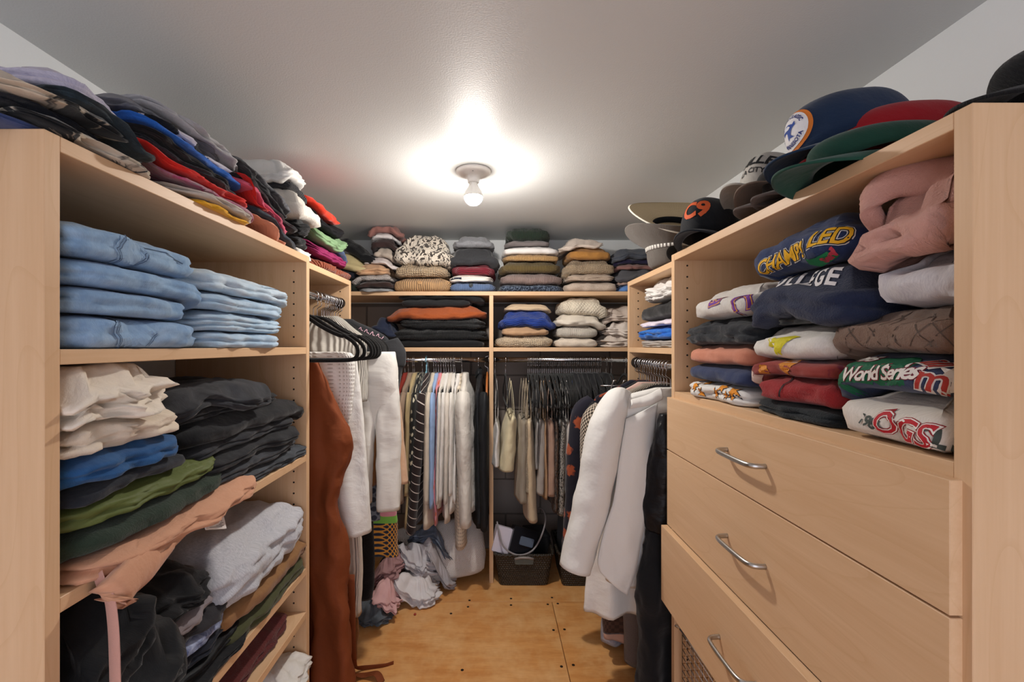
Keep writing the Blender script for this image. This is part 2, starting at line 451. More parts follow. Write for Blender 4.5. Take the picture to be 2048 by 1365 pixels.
# middle hanging sections
MLA, MLY, MT = -.578, 1.73, HC + .263
UML = empty('hanging_unit', (-.75, 1.5, 0), 'maple hanging section with one top shelf next to the jeans shelves', 'closet unit')
box('top_panel', XBL, MLA, LY1 + .001, MLY - T, MT - T, MT, W1, UML); box('side_panel', XBL, MLA, MLY - T, MLY, 0, MT, W2, UML)
holes(UML, (MLA - .037,), MLY - T, .3, MT - .04)
MRA, MRY = .556, 1.756
UMR = empty('hanging_unit', (.71, 1.5, 0), 'maple hanging section with two shelves next to the drawer cabinet', 'closet unit')
box('top_panel', MRA, XBR, RY1 + .001, MRY - T, MT - T, MT, W1, UMR); box('side_panel', MRA, XBR, MRY - T, MRY, 0, MT, W2, UMR)
MRS = HC - .007
box('shelf', MRA + .001, XBR, RY1 + .001, MRY - T, MRS - T, MRS, W1, UMR)
holes(UMR, (MRA + .037,), MRY - T, MRS + .03, MT - .03); holes(UMR, (MRA + .037,), MRY - T, .3, MRS - .07)
# rods
def rod(name, a, b, r, parent):
    o = link(name, sweep(name, np.linspace(a, b, 3), r, M=20), M_chrome, parent, True)
    for e in (a, b):
        d = (Vector(b) - Vector(a)).normalized() * (.004 if e == a else -.004)
        link('rod_socket', sweep('rod_socket', np.array([Vector(e), Vector(e) + d]), r + .009, M=20), plain('socket_dark', '4A423C', .4, .7), parent, False)
    return o
RLX, RLZ = -.615, HC + .171
rod('hanging_rod', (RLX, LY1 + .001, RLZ), (RLX, MLY - T - .001, RLZ), .0125, UML)
RRX, RRZ = .585, HC - .068
rod('hanging_rod', (RRX, RY1 + .001, RRZ), (RRX, MRY - T - .001, RRZ), .0125, UMR)
# back unit
BY, BT, BS = 2.092, HC + .2675, HC - .0086
UB = empty('hanging_unit', (0, 2.27, 0), 'long maple unit across the far wall with sweater shelves and rods', 'closet unit')
box('top_panel', XBL, XBR, BY, YB - .002, BT - T, BT, W0, UB)
DX0, DX1 = -.0185, .0015
box('divider', DX0, DX1, BY + .0005, YB - .002, 0, BT - T, W2, UB)
for x0, x1 in ((XBL, DX0), (DX1, XBR)): box('shelf', x0, x1, BY + .001, YB - .002, BS - T, BS, W0, UB)
BRY, BRZ = 2.148, HC - .071
rod('hanging_rod', (XBL + .001, BRY, BRZ), (DX0 - .001, BRY, BRZ), .0128, UB)
rod('hanging_rod', (DX1 + .001, BRY, BRZ), (XBR - .001, BRY, BRZ), .0128, UB)
# ------------------------------------------------------------ ceiling light
LX, LY = -.068, 1.477
M_porc = plain('porcelain', 'EDEBE6', .3)
CLt = empty('ceiling_light', (LX, LY, ZC), 'bare glowing bulb in a white porcelain ceiling lampholder', 'ceiling light')
link('base', lathe('base', [(.004, ZC), (.061, ZC - .0005), (.0615, ZC - .006), (.057, ZC - .009), (.045, ZC - .0145), (.03, ZC - .02), (.0215, ZC - .024), (.0195, ZC - .036), (.019, ZC - .041), (.0165, ZC - .0425), (.001, ZC - .0425)], 48, (LX, LY, 0)), M_porc, CLt, True)
for s in (-1, 1):
    link('screw', lathe('screw', [(.0, 0), (.0026, -.0006), (.0032, .001), (.0032, .004)], 12, (LX, LY + s * .040, ZC - .0165)), M_nickel, CLt)
link('bulb_shade_collar', lathe('bulb_shade_collar', [(.001, ZC - .04), (.0135, ZC - .042), (.0142, ZC - .047), (.0165, ZC - .053), (.0215, ZC - .062), (.0275, ZC - .071), (.0325, ZC - .0850), (.0324, ZC - .0912)], 32, (LX, LY, 0)), M_porc, CLt, True)  # collar widened over the bulb's upper half to keep its light off the ceiling
nb = NB('lit_bulb'); nb.b.inputs['Emission Color'].default_value = (1, .94, .87, 1); nb.b.inputs['Emission Strength'].default_value = BULB_STRENGTH
M_bulb = nb.done((1, 1, 1, 1), .4)
zc = ZC - .088
link('bulb', lathe('bulb', [(.0325 * math.cos(t), zc + .0325 * math.sin(t)) for t in np.linspace(-.10, -1.55, 16)], 32, (LX, LY, 0), cap1=True), M_bulb, CLt, True)
# ------------------------------------------------------------ folded garments on shelves
def gblur(A, s):
    r = max(1, int(3 * s)); k = np.exp(-.5 * (np.arange(-r, r + 1) / s) ** 2); k /= k.sum()
    for ax in (0, 1):
        pad = [(0, 0), (0, 0)]; pad[ax] = (r, r)
        Q = np.pad(A, pad, mode='edge')
        A = sum(k[i] * np.take(Q, range(i, i + A.shape[ax]), axis=ax) for i in range(2 * r + 1))
    return A
def dil(A, n):
    for ax in (0, 1):
        pad = [(0, 0), (0, 0)]; pad[ax] = (n, n)
        Q = np.pad(A, pad, mode='edge')
        A = np.max([np.take(Q, range(i, i + A.shape[ax]), axis=ax) for i in range(2 * n + 1)], axis=0)
    return A
RES = .01
class Shelf:
    """height field over a shelf; u runs along the front edge, v runs into the shelf"""
    def __init__(s, O, eu, ev, U, V, fall=.9, zmax=None, side=None, ulim=None, vmax=None):
        s.O = Vector(O); s.eu = Vector(eu); s.ev = Vector(ev); s.m = .2
        s.nu = int((U + 2 * s.m) / RES); s.nv = int((V + 2 * s.m) / RES); s.zmax = zmax; s.ulim = ulim; s.vmax = vmax
        vv = (np.arange(s.nv) * RES - s.m)[None, :] + np.zeros((s.nu, 1))
        s.H = np.where(vv < 0, vv * fall, 0.0)
    def samp(s, A, u, v):
        x = np.clip((u + s.m) / RES, 0, s.nu - 1.001); y = np.clip((v + s.m) / RES, 0, s.nv - 1.001)
        i = x.astype(int); j = y.astype(int); f = x - i; g = y - j
        return (A[i, j] * (1 - f) + A[i + 1, j] * f) * (1 - g) + (A[i, j + 1] * (1 - f) + A[i + 1, j + 1] * f) * g
    def world(s, u, v, z):
        return np.array(s.O)[None, None] + u[..., None] * np.array(s.eu) + v[..., None] * np.array(s.ev) + z[..., None] * np.array((0, 0, 1.0))

_seed = [0]
GARMENTS = {}
def fold(sh, key, name, label, cat, mat, u0, u1, h, v0=-.005, v1=.27, n=2, rot=0.0, wr=.004, edge=.3, gf=.006, gs=.010,
         sq=6.0, blur=1.6, group=None, own=.02, rnd=.010, bul=1.0, lump=.0, M=88, stiff=.25, tilt=0.0, rise=None, pinch=0.0, shr=.86, droop=.03):
    """one folded garment; own: use this Shelf's height field only up to a limit (own = max rise over its middle)"""
    _seed[0] += 1; sd = _seed[0] * 1.37
    uc, vc, hu, hv = (u0 + u1) / 2, (v0 + v1) / 2, (u1 - u0) / 2, (v1 - v0) / 2
    # outline
    t = np.linspace(0, 2 * np.pi, 721); c, q = np.cos(t), np.sin(t)
    r = 1 / (abs(c) ** sq + abs(q) ** sq) ** (1 / sq)
    ou, ov = r * c * hu, r * q * hv
    L = np.concatenate([[0], np.cumsum(np.hypot(np.diff(ou), np.diff(ov)))])
    s_ = np.linspace(0, L[-1], M, endpoint=False)
    ou = np.interp(s_, L, ou); ov = np.interp(s_, L, ov)
    nu_ = np.roll(ov, -1) - np.roll(ov, 1); nv_ = -(np.roll(ou, -1) - np.roll(ou, 1))
    nl = np.hypot(nu_, nv_); nu_ /= nl; nv_ /= nl
    ang = s_ / L[-1] * 2 * np.pi
    per = np.stack([np.cos(ang) * 2.2, np.sin(ang) * 2.2])
    wob = rnd * vnoise(per[0] + sd, per[1] + sd * .7) + .5 * rnd * vnoise(per[0] * 3 + sd, per[1] * 3)
    if pinch: wob = wob - pinch * np.maximum(0, nv_ * -1) * (abs(ou / hu) ** 3)
    ou = ou + nu_ * wob; ov = ov + nv_ * wob
    ca, sa = math.cos(rot), math.sin(rot)
    def tr(a, b): return uc + a * ca - b * sa, vc + a * sa + b * ca
    # support
    B = gblur(dil(sh.H, 1), blur)
    bc = float(sh.samp(B, np.array([uc]), np.array([vc]))[0])
    if own is not None: B = np.minimum(B, bc + own)
    B = np.maximum(B, bc - droop)
    if stiff:                         # pull towards the plane through the middle so cloth bridges dips
        gu = (np.arange(sh.nu) * RES - sh.m)[:, None]; gv = (np.arange(sh.nv) * RES - sh.m)[None, :]
        B = np.maximum(B, gblur(dil(sh.H, 2), blur + 2.5) * stiff + B * (1 - stiff))
    def base(u, v):
        z = sh.samp(B, uc + (u - uc) * shr, vc + (v - vc) * shr)
        if tilt: z = z + tilt * (u - uc)
        if rise: z = z + rise * np.maximum(0, (v - v0))
        return z
    # side rings
    K = max(7, 6 * n + 1); ss = np.linspace(0, 1, K)
    eu_, ev_ = tr(ou, ov)
    nz = .5 + .5 * vnoise(per[0] * 1.5 + sd * 2, per[1] * 1.5)
    hedge = h * (1 - edge * (.6 + .5 * nz)); Be = base(eu_, ev_)
    rr = np.minimum(hedge * .5, .03) * bul
    round_ = -rr[None, :] * (1 - np.clip(1 - abs(2 * ss[:, None] - 1) ** 2.6, 0, 1) ** (1 / 2.6))
    front = np.maximum(0, -nv_) ** 2; g = gf * front + gs * (1 - front)
    gro = np.zeros((K, M))
    for i in range(1, n):
        pos = i / n + .25 / n * vnoise(per[0] * 2 + i * 9 + sd, per[1] * 2)
        gro -= g[None, :] * np.exp(-((ss[:, None] - pos[None, :]) * n / .16) ** 2)
    lay = np.floor(np.clip(ss[:, None] * n, 0, n - 1e-6))
    setb = np.zeros((K, M))
    for i in range(n):
        setb += np.where(lay == i, .35 * rnd * vnoise(per[0] * 2.2 + i * 5.3 + sd, per[1] * 2.2 + i)[None, :], 0)
    wn = fbm(s_[None, :] * 26 + sd + 0 * ss[:, None], ss[:, None] * 1.6 * max(1, h / .04) + sd, sd) + .9 * (.5 - abs(vnoise(s_[None, :] * 40 + ss[:, None] * 3 + sd, ss[:, None] * 2.5 * max(1, h / .04) - s_[None, :] * 9 + sd * 3)))
    off = round_ + gro + (setb if n > 1 else 0) + wr * wn * 1.2
    su, sv = tr(ou[None] + nu_[None] * off, ov[None] + nv_[None] * off)
    sz = Be[None] + hedge[None] * ss[:, None]
    # top rings
    Q = 12; rho = np.linspace(1, 0, Q + 1)[1:-1]
    iu, iv = ou + nu_ * off[-1], ov + nv_ * off[-1]
    tu0, tv0 = iu[None] * rho[:, None], iv[None] * rho[:, None]
    tu, tv = tr(tu0, tv0)
    ed = hedge / h
    prof = ed[None] + (1 - ed[None]) * (1 - rho[:, None] ** 5)
    dirn = sd * 2.4
    a_ = tu0 * math.cos(dirn) + tv0 * math.sin(dirn); b_ = -tu0 * math.sin(dirn) + tv0 * math.cos(dirn)
    wn2 = fbm(a_ * 28 + sd, b_ * 9 + sd * 2, sd)
    win = 1 - rho[:, None] ** 6
    lumps = lump * np.maximum(0, vnoise(tu0 * 9 + sd, tv0 * 9 + sd)) * win if lump else 0
    wn2 = wn2 + .9 * (.5 - abs(vnoise(a_ * 30 + sd * 5, b_ * 14 + sd)))
    tz = base(tu, tv) + h * prof + wr * wn2 * (.3 + .7 * win) + lumps
    # bottom
    bu, bv = tr((ou + nu_ * off[0])[None] * np.array([[.02], [.6]]), (ov + nv_ * off[0])[None] * np.array([[.02], [.6]]))
    bz = base(bu, bv) + .0005
    Uc = np.concatenate([bu, su, tu]); Vc = np.concatenate([bv, sv, tv]); Zc = np.concatenate([bz, sz, tz])
    if sh.zmax is not None: Zc = np.minimum(Zc, sh.zmax - .003 + .002 * np.sin(Uc * 60))
    if sh.ulim is not None: Uc = np.clip(Uc, sh.ulim[0], sh.ulim[1])
    if sh.vmax is not None: Vc = np.minimum(Vc, sh.vmax)
    Wd = sh.world(Uc, Vc, Zc)
    arc = (1 - ss[:, None]) * hedge[None]
    uvs = np.stack([np.concatenate([bu * 0 + ou[None] - uc, ou[None] + nu_[None] * arc, tu0]) + uc, np.concatenate([bv * 0 + ov[None], ov[None] + nv_[None] * arc, tv0])], -1)
    me = grid_mesh(name, Wd, uvs, True, True, True)
    if sh.eu.cross(sh.ev).z < 0: me.flip_normals()
    o = link(name, me, mat, None, True)
    rebase(o, sh.O + sh.eu * uc + sh.ev * vc + Vector((0, 0, 1)) * float(Zc.min()))
    tag(o, label, cat, group)
    # update height field
    gu = (np.arange(sh.nu) * RES - sh.m)[:, None] + np.zeros((1, sh.nv)); gv = (np.arange(sh.nv) * RES - sh.m)[None, :] + np.zeros((sh.nu, 1))
    du, dv = gu - uc, gv - vc; lu = (du * ca + dv * sa) / hu; lv = (-du * sa + dv * ca) / hv
    rr_ = (abs(lu) ** sq + abs(lv) ** sq) ** (1 / sq)
    inside = rr_ < 1.02
    bb = base(gu, gv); tp = bb + h * (1 - edge * .85 * np.clip(rr_, 0, 1) ** 5) + .002
    sh.H = np.where(inside, np.maximum(sh.H, tp), sh.H)
    if key: GARMENTS[key] = o
    return o
# ------------------------------------------------------------ left unit contents
def yl(px, X=.55): return X * FPX / (VX - px)          # y on the left unit's front plane
def ul(px, X=.55): return yl(px, X) - LY0
eY, eX = (0, 1, 0), (1, 0, 0); mX = (-1, 0, 0)
UW, DW = LY1 - LY0, abs(LA - WL)
LIM = (T + .004, UW - T - .004)
S1 = Shelf((LA, LY0, LS[0]), eY, mX, UW, DW, zmax=LT - T - LS[0], ulim=LIM, vmax=DW - .006)
JG = 'folded blue jeans on the upper shelf'
jd = lambda a, b: cloth('denim', a, b)
k = dict(h=.056, v1=.30, n=2, wr=.0045, gs=.014, gf=.0015, edge=.10, bul=1.0, blur=.8, rnd=.007)
a, b = T + .004, ul(398)
fold(S1, 'jean1', 'folded_jeans', 'washed blue jeans at the bottom of the front jeans stack, back pocket showing', 'jeans', jd('6F93BC', 'A4C0DC'), a, b + .01, group=JG, **{**k, 'h': .048})
fold(S1, None, 'folded_jeans', 'mid-blue jeans second from the bottom in the front jeans stack', 'jeans', jd('6C8FB6', '9CBAD6'), a, b - .015, group=JG, **{**k, 'h': .036})
fold(S1, None, 'folded_jeans', 'mid-blue jeans third from the bottom in the front jeans stack', 'jeans', jd('7094BC', '9DBCDA'), a, b + .012, group=JG, **{**k, 'h': .036})
fold(S1, 'jean4', 'folded_jeans', 'blue jeans with stitched pocket on top of the front jeans stack', 'jeans', jd('7497BC', 'A3C0DA'), a, b - .01, group=JG, **{**k, 'h': .046})
fold(S1, None, 'folded_jeans', 'dark indigo jeans laid at the back on top of the front jeans stack', 'jeans', jd('4A6180', '6C86A8'), a, a + .16, .04, v0=.13, v1=.34, n=2)
S1 = Shelf((LA, LY0, LS[0]), eY, mX, UW, DW, zmax=LT - T - LS[0], ulim=LIM, vmax=DW - .006)
a, b = ul(399), ul(583)
fold(S1, None, 'folded_jeans', 'pale blue jeans at the bottom of the rear jeans stack', 'jeans', jd('9DB9D2', 'C3D5E4'), a + .01, b - .04, group=JG, h=.036, v1=.29, n=2, gs=.016, edge=.2)
fold(S1, None, 'folded_jeans', 'pale blue jeans second from the bottom in the rear jeans stack', 'jeans', jd('A0BCD4', 'C6D8E6'), a, b - .035, group=JG, h=.040, v1=.29, n=3, gs=.016, edge=.2)
fold(S1, None, 'folded_jeans', 'light-wash jeans third from the bottom in the rear jeans stack', 'jeans', jd('9BB8D1', 'C2D5E5'), a - .005, b - .01, group=JG, h=.036, v1=.30, n=2, gs=.014, edge=.2)
fold(S1, 'jean8', 'folded_jeans', 'lightest washed jeans on top of the rear jeans stack', 'jeans', jd('AEC5D8', 'D2DFE9'), a - .005, b + .005, group=JG, h=.046, v1=.31, n=2, gs=.018, edge=.35)
# second shelf: khakis, dark jeans
S2 = Shelf((LA, LY0, LS[1]), eY, mX, UW, DW, zmax=LS[0] - T - LS[1], ulim=LIM, vmax=DW - .006)
a = T + .004
fold(S2, 'pinkpants', 'folded_trousers', 'salmon pink cotton drawstring trousers overhanging the shelf, care tag showing', 'trousers', cloth('plain', 'C99678', sc=1.6), a + .02, ul(500), .035, v0=-.035, v1=.26, n=2, wr=.007, rot=.03)
fold(S2, None, 'folded_trousers', 'dark forest green corduroy trousers above the salmon pair', 'trousers', cloth('fleece', '2C3A2E', '1C281F'), a, ul(452), .036, v0=-.012, v1=.27, n=1, rot=.02)
fold(S2, None, 'folded_trousers', 'olive green satin cargo trousers with a flap', 'trousers', cloth('smooth', '5C6638', sc=1.4, rough=.6), a, ul(442), .036, v0=-.008, v1=.27, n=2, wr=.007)
fold(S2, None, 'folded_jeans', 'thin black jeans between the olive trousers and the bright denim', 'jeans', jd('1E2128', '33363D'), a, ul(366), .022, v1=.27, n=1)
fold(S2, None, 'folded_jeans', 'saturated dark blue jeans under the crumpled ivory trousers', 'jeans', jd('1F4A7C', '33659A'), a, ul(370), .040, v0=-.004, v1=.28, n=2, wr=.006)
fold(S2, None, 'folded_trousers', 'ivory cotton trousers forming the lower half of a crumpled heap', 'trousers', cloth('plain', 'D9CBB9', sc=1.5), a, ul(362), .05, v0=-.012, v1=.28, n=2, wr=.010, gs=.02, edge=.35)
fold(S2, 'ivory', 'folded_trousers', 'pale cream trousers with wide folds crumpled on top of the ivory pair', 'trousers', cloth('plain', 'E3D8C9', sc=1.8), a, ul(343), .075, v0=-.018, v1=.27, n=2, wr=.014, edge=.5, gs=.022, gf=.016)
S2 = Shelf((LA, LY0, LS[1]), eY, mX, UW, DW, zmax=LS[0] - T - LS[1], ulim=LIM, vmax=DW - .006)
a = ul(392)
BG = 'folded black jeans on the second shelf'
bj = lambda i: jd(('17181B', '1B1C20', '121316', '202227', '16171A')[i % 5], ('2A2B30', '3C3E44', '1F2024', '45474D', '2A2B2F')[i % 5])
fold(S2, None, 'folded_jeans', 'faded charcoal jeans at the bottom of the black jeans stack', 'jeans', jd('2F3339', '555A61'), a + .05, ul(622), .036, v1=.26, n=3, gs=.014, group=BG)
fold(S2, None, 'folded_jeans', 'worn grey-black jeans second from the bottom of the black stack', 'jeans', jd('26282D', '4A4D53'), a + .02, ul(606), .030, v0=-.002, v1=.26, n=2, gs=.014, group=BG)
fold(S2, None, 'folded_jeans', 'black jeans third from the bottom of the black stack', 'jeans', bj(0), a + .01, ul(606), .030, v1=.27, n=2, gs=.014, group=BG)
fold(S2, None, 'folded_jeans', 'black jeans with a grey hem in the middle of the black stack', 'jeans', bj(1), a, ul(600), .028, v0=.006, v1=.27, n=2, gs=.014, group=BG)
fold(S2, None, 'folded_jeans', 'jet black jeans jutting past the middle of the black stack', 'jeans', bj(2), a - .02, ul(622), .04, v0=-.004, v1=.28, n=1, group=BG)
fold(S2, None, 'folded_jeans', 'smooth black jeans under the topmost pair in the black stack', 'jeans', bj(4), a - .03, ul(570), .03, v0=.02, v1=.29, n=2, group=BG)
fold(S2, 'blackjean', 'folded_jeans', 'washed black jeans with a visible waistband on top of the black stack', 'jeans', jd('222327', '3E4046'), a - .06, ul(545), .034, v0=.0, v1=.29, n=2, wr=.008, gs=.016, rot=-.10, group=BG)
# third shelf
S3 = Shelf((LA, LY0, LS[2]), eY, mX, UW, DW, zmax=LS[1] - T - LS[2], ulim=LIM, vmax=DW - .006)
a = T + .004
fold(S3, None, 'folded_trousers', 'black ponte trousers flat at the bottom beside the frayed black jeans', 'trousers', cloth('plain', '16171A'), ul(330), ul(500), .028, v1=.26, n=3, gs=.012)
fold(S3, None, 'folded_trousers', 'shiny black leggings folded above the black ponte trousers', 'trousers', cloth('smooth', '14161A', rough=.55), ul(320), ul(495), .024, v0=.004, v1=.26, n=2, gs=.012)
fold(S3, None, 'folded_trousers', 'midnight navy joggers folded above the black leggings', 'trousers', cloth('plain', '191D28'), ul(325), ul(478), .026, v0=.006, v1=.26, n=2)
fold(S3, None, 'folded_trousers', 'indigo and white tie-dye leggings', 'trousers', cloth('tiedye', '3F4A74', 'A9B3CF', sc=1.6), ul(320), ul(463), .026, v0=.004, v1=.25, n=1, wr=.006)
fold(S3, None, 'folded_trousers', 'dark charcoal joggers between the tie-dye leggings and grey joggers', 'trousers', cloth('plain', '2B2A2E'), ul(310), ul(461), .024, v0=.006, v1=.25, n=1)
fold(S3, None, 'folded_trousers', 'mauve-grey joggers under the heap of black knits', 'trousers', cloth('plain', '857C80'), ul(300), ul(448), .024, v0=.006, v1=.25, n=1, wr=.006)
fold(S3, None, 'folded_trousers', 'crumpled black knit trousers on top of the mauve-grey joggers', 'trousers', cloth('plain', '17181B', sc=1.6), ul(250), ul(440), .06, v0=.01, v1=.26, n=3, wr=.012, edge=.45, gs=.02)
fold(S3, None, 'folded_jeans', 'black jeans with a frayed hem heaped against the near panel', 'jeans', cloth('denim', '17181A', '26282B'), a, ul(333), .075, v0=-.03, v1=.2, n=2, wr=.010, edge=.4, gs=.02)
fold(S3, None, 'folded_jeans', 'faded black jeans with a ragged hem on top of the frayed pair', 'jeans', cloth('denim', '121315', '1F2023'), a, ul(290), .085, v0=-.02, v1=.22, n=2, wr=.012, edge=.4, gs=.02)
S3 = Shelf((LA, LY0, LS[2]), eY, mX, UW, DW, zmax=LS[1] - T - LS[2], ulim=LIM, vmax=DW - .006)
a = ul(455)
fold(S3, None, 'folded_trousers', 'army green chinos at the bottom under the tan chinos', 'trousers', cloth('plain', '45472C'), a - .02, ul(616), .05, v1=.27, n=2, gs=.014)
fold(S3, None, 'folded_trousers', 'tan brown chinos under the grey sweatpants', 'trousers', cloth('plain', '8A6440'), a - .01, ul(630), .05, v0=-.006, v1=.27, n=1, gs=.014)
fold(S3, 'greysweat', 'folded_sweatpants', 'heather grey sweatpants thickly folded on the tan chinos', 'sweatpants', cloth('heather', 'C3C4CA', '9FA1A9'), ul(430), ul(612), .118, v0=-.012, v1=.27, n=3, wr=.007, gs=.02, edge=.3)
# low shelves
S4 = Shelf((LA, LY0, LS[3]), eY, mX, UW, DW, zmax=LS[2] - T - LS[3], ulim=LIM, vmax=DW - .006)
fold(S4, None, 'folded_leggings', 'wine red velvet leggings folded on the low shelf', 'leggings', cloth('fleece', '5E2A28', '42191A'), ul(470, .56), ul(583, .56), .055, v0=.02, v1=.26, n=2, edge=.4)
S5 = Shelf((LA, LY0, LS[4]), eY, mX, UW, DW, zmax=LS[3] - T - LS[4], ulim=LIM, vmax=DW - .006)
fold(S5, None, 'folded_shorts', 'white frayed denim shorts on the lowest visible shelf', 'shorts', cloth('plain', 'D9D6D0', sc=1.8), ul(560), ul(612), .05, v0=-.012, v1=.2, n=3, wr=.008, edge=.4)

# ---- on top of the left unit
S0 = Shelf((LA, LY0, LT), eY, mX, UW, DW, zmax=ZC - LT, vmax=DW - .006, fall=.6)
TG = 't-shirts heaped on top of the jeans shelves'
HS = .44
def tee(sh, key, label, mat, a, b, h, **k):
    kw = dict(v0=.005, v1=.27, n=2, wr=.006, edge=.42, gs=.010, gf=.004, group=None, stiff=.15); kw.update(k)
    return fold(sh, key, kw.pop('name', 'folded_t_shirt'), label, kw.pop('cat', 't-shirt'), mat, a, b, h * HS, **kw)
tee(S0, None, 'denim blue t-shirt at the bottom of the front pile atop the unit', cloth('plain', '3E4C78'), -.04, .10, .035, v0=.03, v1=.33)
tee(S0, None, 'black t-shirt with cream print at the bottom of the front pile', cloth('graphic', '16181B', 'B7AC9C', sc=1.1), .0, .17, .03, v0=-.01, v1=.3)
tee(S0, None, 'dark navy t-shirt under the cream graphic shirt in the front pile', cloth('plain', '1E222C'), -.03, .13, .03, v0=.02, v1=.31)
tee(S0, 'graphic', 'beige t-shirt with bold black brush graphic in the front pile', cloth('graphic', 'B9AB98', '17181B', sc=.9), -.03, .12, .034, v0=-.004, v1=.30, wr=.008)
tee(S0, None, 'faded black t-shirt draping over the front pile edge', cloth('tiedye', '20262B', '35424A'), .03, .185, .038, v0=-.01, v1=.30, wr=.007)
tee(S0, None, 'lavender heather t-shirt topmost on the front pile', cloth('heather', 'C4C0CF', 'A7A3B8'), .05, .20, .075, v0=.03, v1=.33, wr=.007)
HS = .52
a, b = ul(306), ul(500)
tee(S0, None, 'mustard yellow t-shirt with black print at the bottom of the second pile', cloth('graphic', 'D9A01F', 'DDA322', sc=.6), a + .08, b - .02, .022, v0=-.012, n=1)
tee(S0, None, 'pale stone grey crumpled t-shirt above the mustard one', cloth('plain', 'BDB4AB', sc=1.7), a + .05, b, .034, v0=-.010, wr=.009)
tee(S0, None, 'magenta and grey t-shirt under the bright red one', cloth('tiedye', 'A8336B', 'A78F96', sc=.7), a + .02, b + .02, .018, v0=-.002, n=1)
tee(S0, None, 'bright red t-shirt in the middle of the second pile', cloth('plain', 'D12A22'), a + .0, b, .030, v0=.0, n=1, wr=.008)
tee(S0, None, 'charcoal heather t-shirt above the bright red one', cloth('heather', '3B3D45', '24262B'), a, b - .01, .024, v0=.008)
tee(S0, None, 'black t-shirt under the royal blue one in the second pile', cloth('plain', '141519'), a - .01, b - .03, .022, v0=.01)
tee(S0, None, 'royal blue t-shirt in the second pile', cloth('heather', '2B66BE', '1F55A8'), a, b, .030, v0=.006, n=1)
tee(S0, None, 'black t-shirt with white block print below the grey top shirt', cloth('graphic', '15161A', 'C9C4CF', sc=1.3), a, b + .01, .022, v0=.02, n=1)
tee(S0, None, 'slate grey wrinkled t-shirt second from the top of the second pile', cloth('plain', '6E7078'), a - .02, b - .06, .032, v0=.03, wr=.009)
tee(S0, None, 'light grey wrinkled t-shirt topmost on the second pile', cloth('plain', 'A9A9AC', sc=1.7), a + .03, b, .038, v0=.012, wr=.009)
a, b = ul(505), ul(585)
tee(S0, None, 'scarlet t-shirt edge at the bottom of the third pile', cloth('plain', 'C22420'), a - .04, a + .06, .012, v0=-.008, n=1)
tee(S0, None, 'peach t-shirt at the bottom of the third pile', cloth('plain', 'DE9478'), a - .02, b - .02, .016, v0=.0, n=1, own=.008)
tee(S0, None, 'navy grey t-shirt below the rose pink one', cloth('plain', '343A44'), a, b + .02, .034, v0=-.006, n=1)
tee(S0, None, 'rose pink t-shirt in the third pile', cloth('plain', 'C9546F', sc=1.5), a - .06, b, .034, v0=-.002, n=1, wr=.007)
tee(S0, None, 'black t-shirt with faint red lettering in the third pile', cloth('graphic', '16161A', '2C1B20', sc=1.5), a - .05, b + .03, .036, v0=.0, n=1)
tee(S0, None, 'washed charcoal t-shirt above the black lettered one', cloth('tiedye', '26282B', '45474A'), a - .06, b, .034, v0=.01)
tee(S0, None, 'black t-shirt with white brush print topmost on the third pile', cloth('tiedye', '191B1F', '74767C', sc=1.2), a - .05, b + .04, .034, v0=.014, n=1)
HS = 1.0
# ---- on top of the left hanging section
SM = Shelf((MLA, LY1, MT), eY, mX, MLY - LY1, abs(MLA - WL), zmax=ZC - MT, vmax=abs(MLA - WL) - .006, fall=.6)
def um(px, X=.585): return X * FPX / (VX - px) - LY1
tee(SM, None, 'white t-shirt peeking out at the bottom by the jeans unit', cloth('plain', 'E4E1DC'), -.0, .10, .045, v0=-.004, n=1)
tee(SM, None, 'dark charcoal t-shirt folded above the white one', cloth('plain', '26272A'), -.0, .095, .042, v0=.0, n=2)
tee(SM, None, 'black t-shirt under the big ivory sweatshirt', cloth('plain', '1B1C1E'), -.01, .10, .05, v0=-.008, n=3)
tee(SM, None, 'ivory fleece sweatshirt folded fat in the third pile', cloth('fleece', 'E2DCD3', 'CFC8BE'), -.02, .14, .07, v0=-.03, v1=.24, n=1, name='folded_sweatshirt', cat='sweatshirt', edge=.25, bul=1.4)
tee(SM, None, 'asphalt grey knit top above the ivory sweatshirt', cloth('rib', '3A3B3F'), .0, .13, .03, v0=.02, n=1)
tee(SM, None, 'white cotton top crowning the third pile', cloth('plain', 'E8E6E2'), -.02, .12, .05, v0=.02, n=2, wr=.008)
a, b = um(632), um(703)
tee(SM, None, 'brick red ribbed top at the bottom beside the back corner', cloth('rib', '9A5038', '6E3524', period=.012), a + .02, b, .045, v0=-.004, n=1)
tee(SM, None, 'plum purple blouse under the sage green one', cloth('smooth', '8A2B58', sc=1.8), a + .0, b - .05, .05, v0=-.004, n=3, gs=.016)
tee(SM, None, 'slate blue top beside the plum blouse', cloth('plain', '47587A'), b - .12, b - .01, .06, v0=.02, n=1)
tee(SM, None, 'sage green blouse folded in layers', cloth('smooth', '7C9A74', sc=1.4), a - .01, b - .05, .05, v0=-.002, n=3, gs=.016)
tee(SM, None, 'black blouse under the scarlet knit', cloth('smooth', '17171A'), a - .01, b - .09, .04, v0=.0, n=2)
tee(SM, None, 'scarlet knit top on the corner pile', cloth('plain', 'DD3A22'), a + .0, b - .12, .045, v0=.0, n=1, wr=.008)
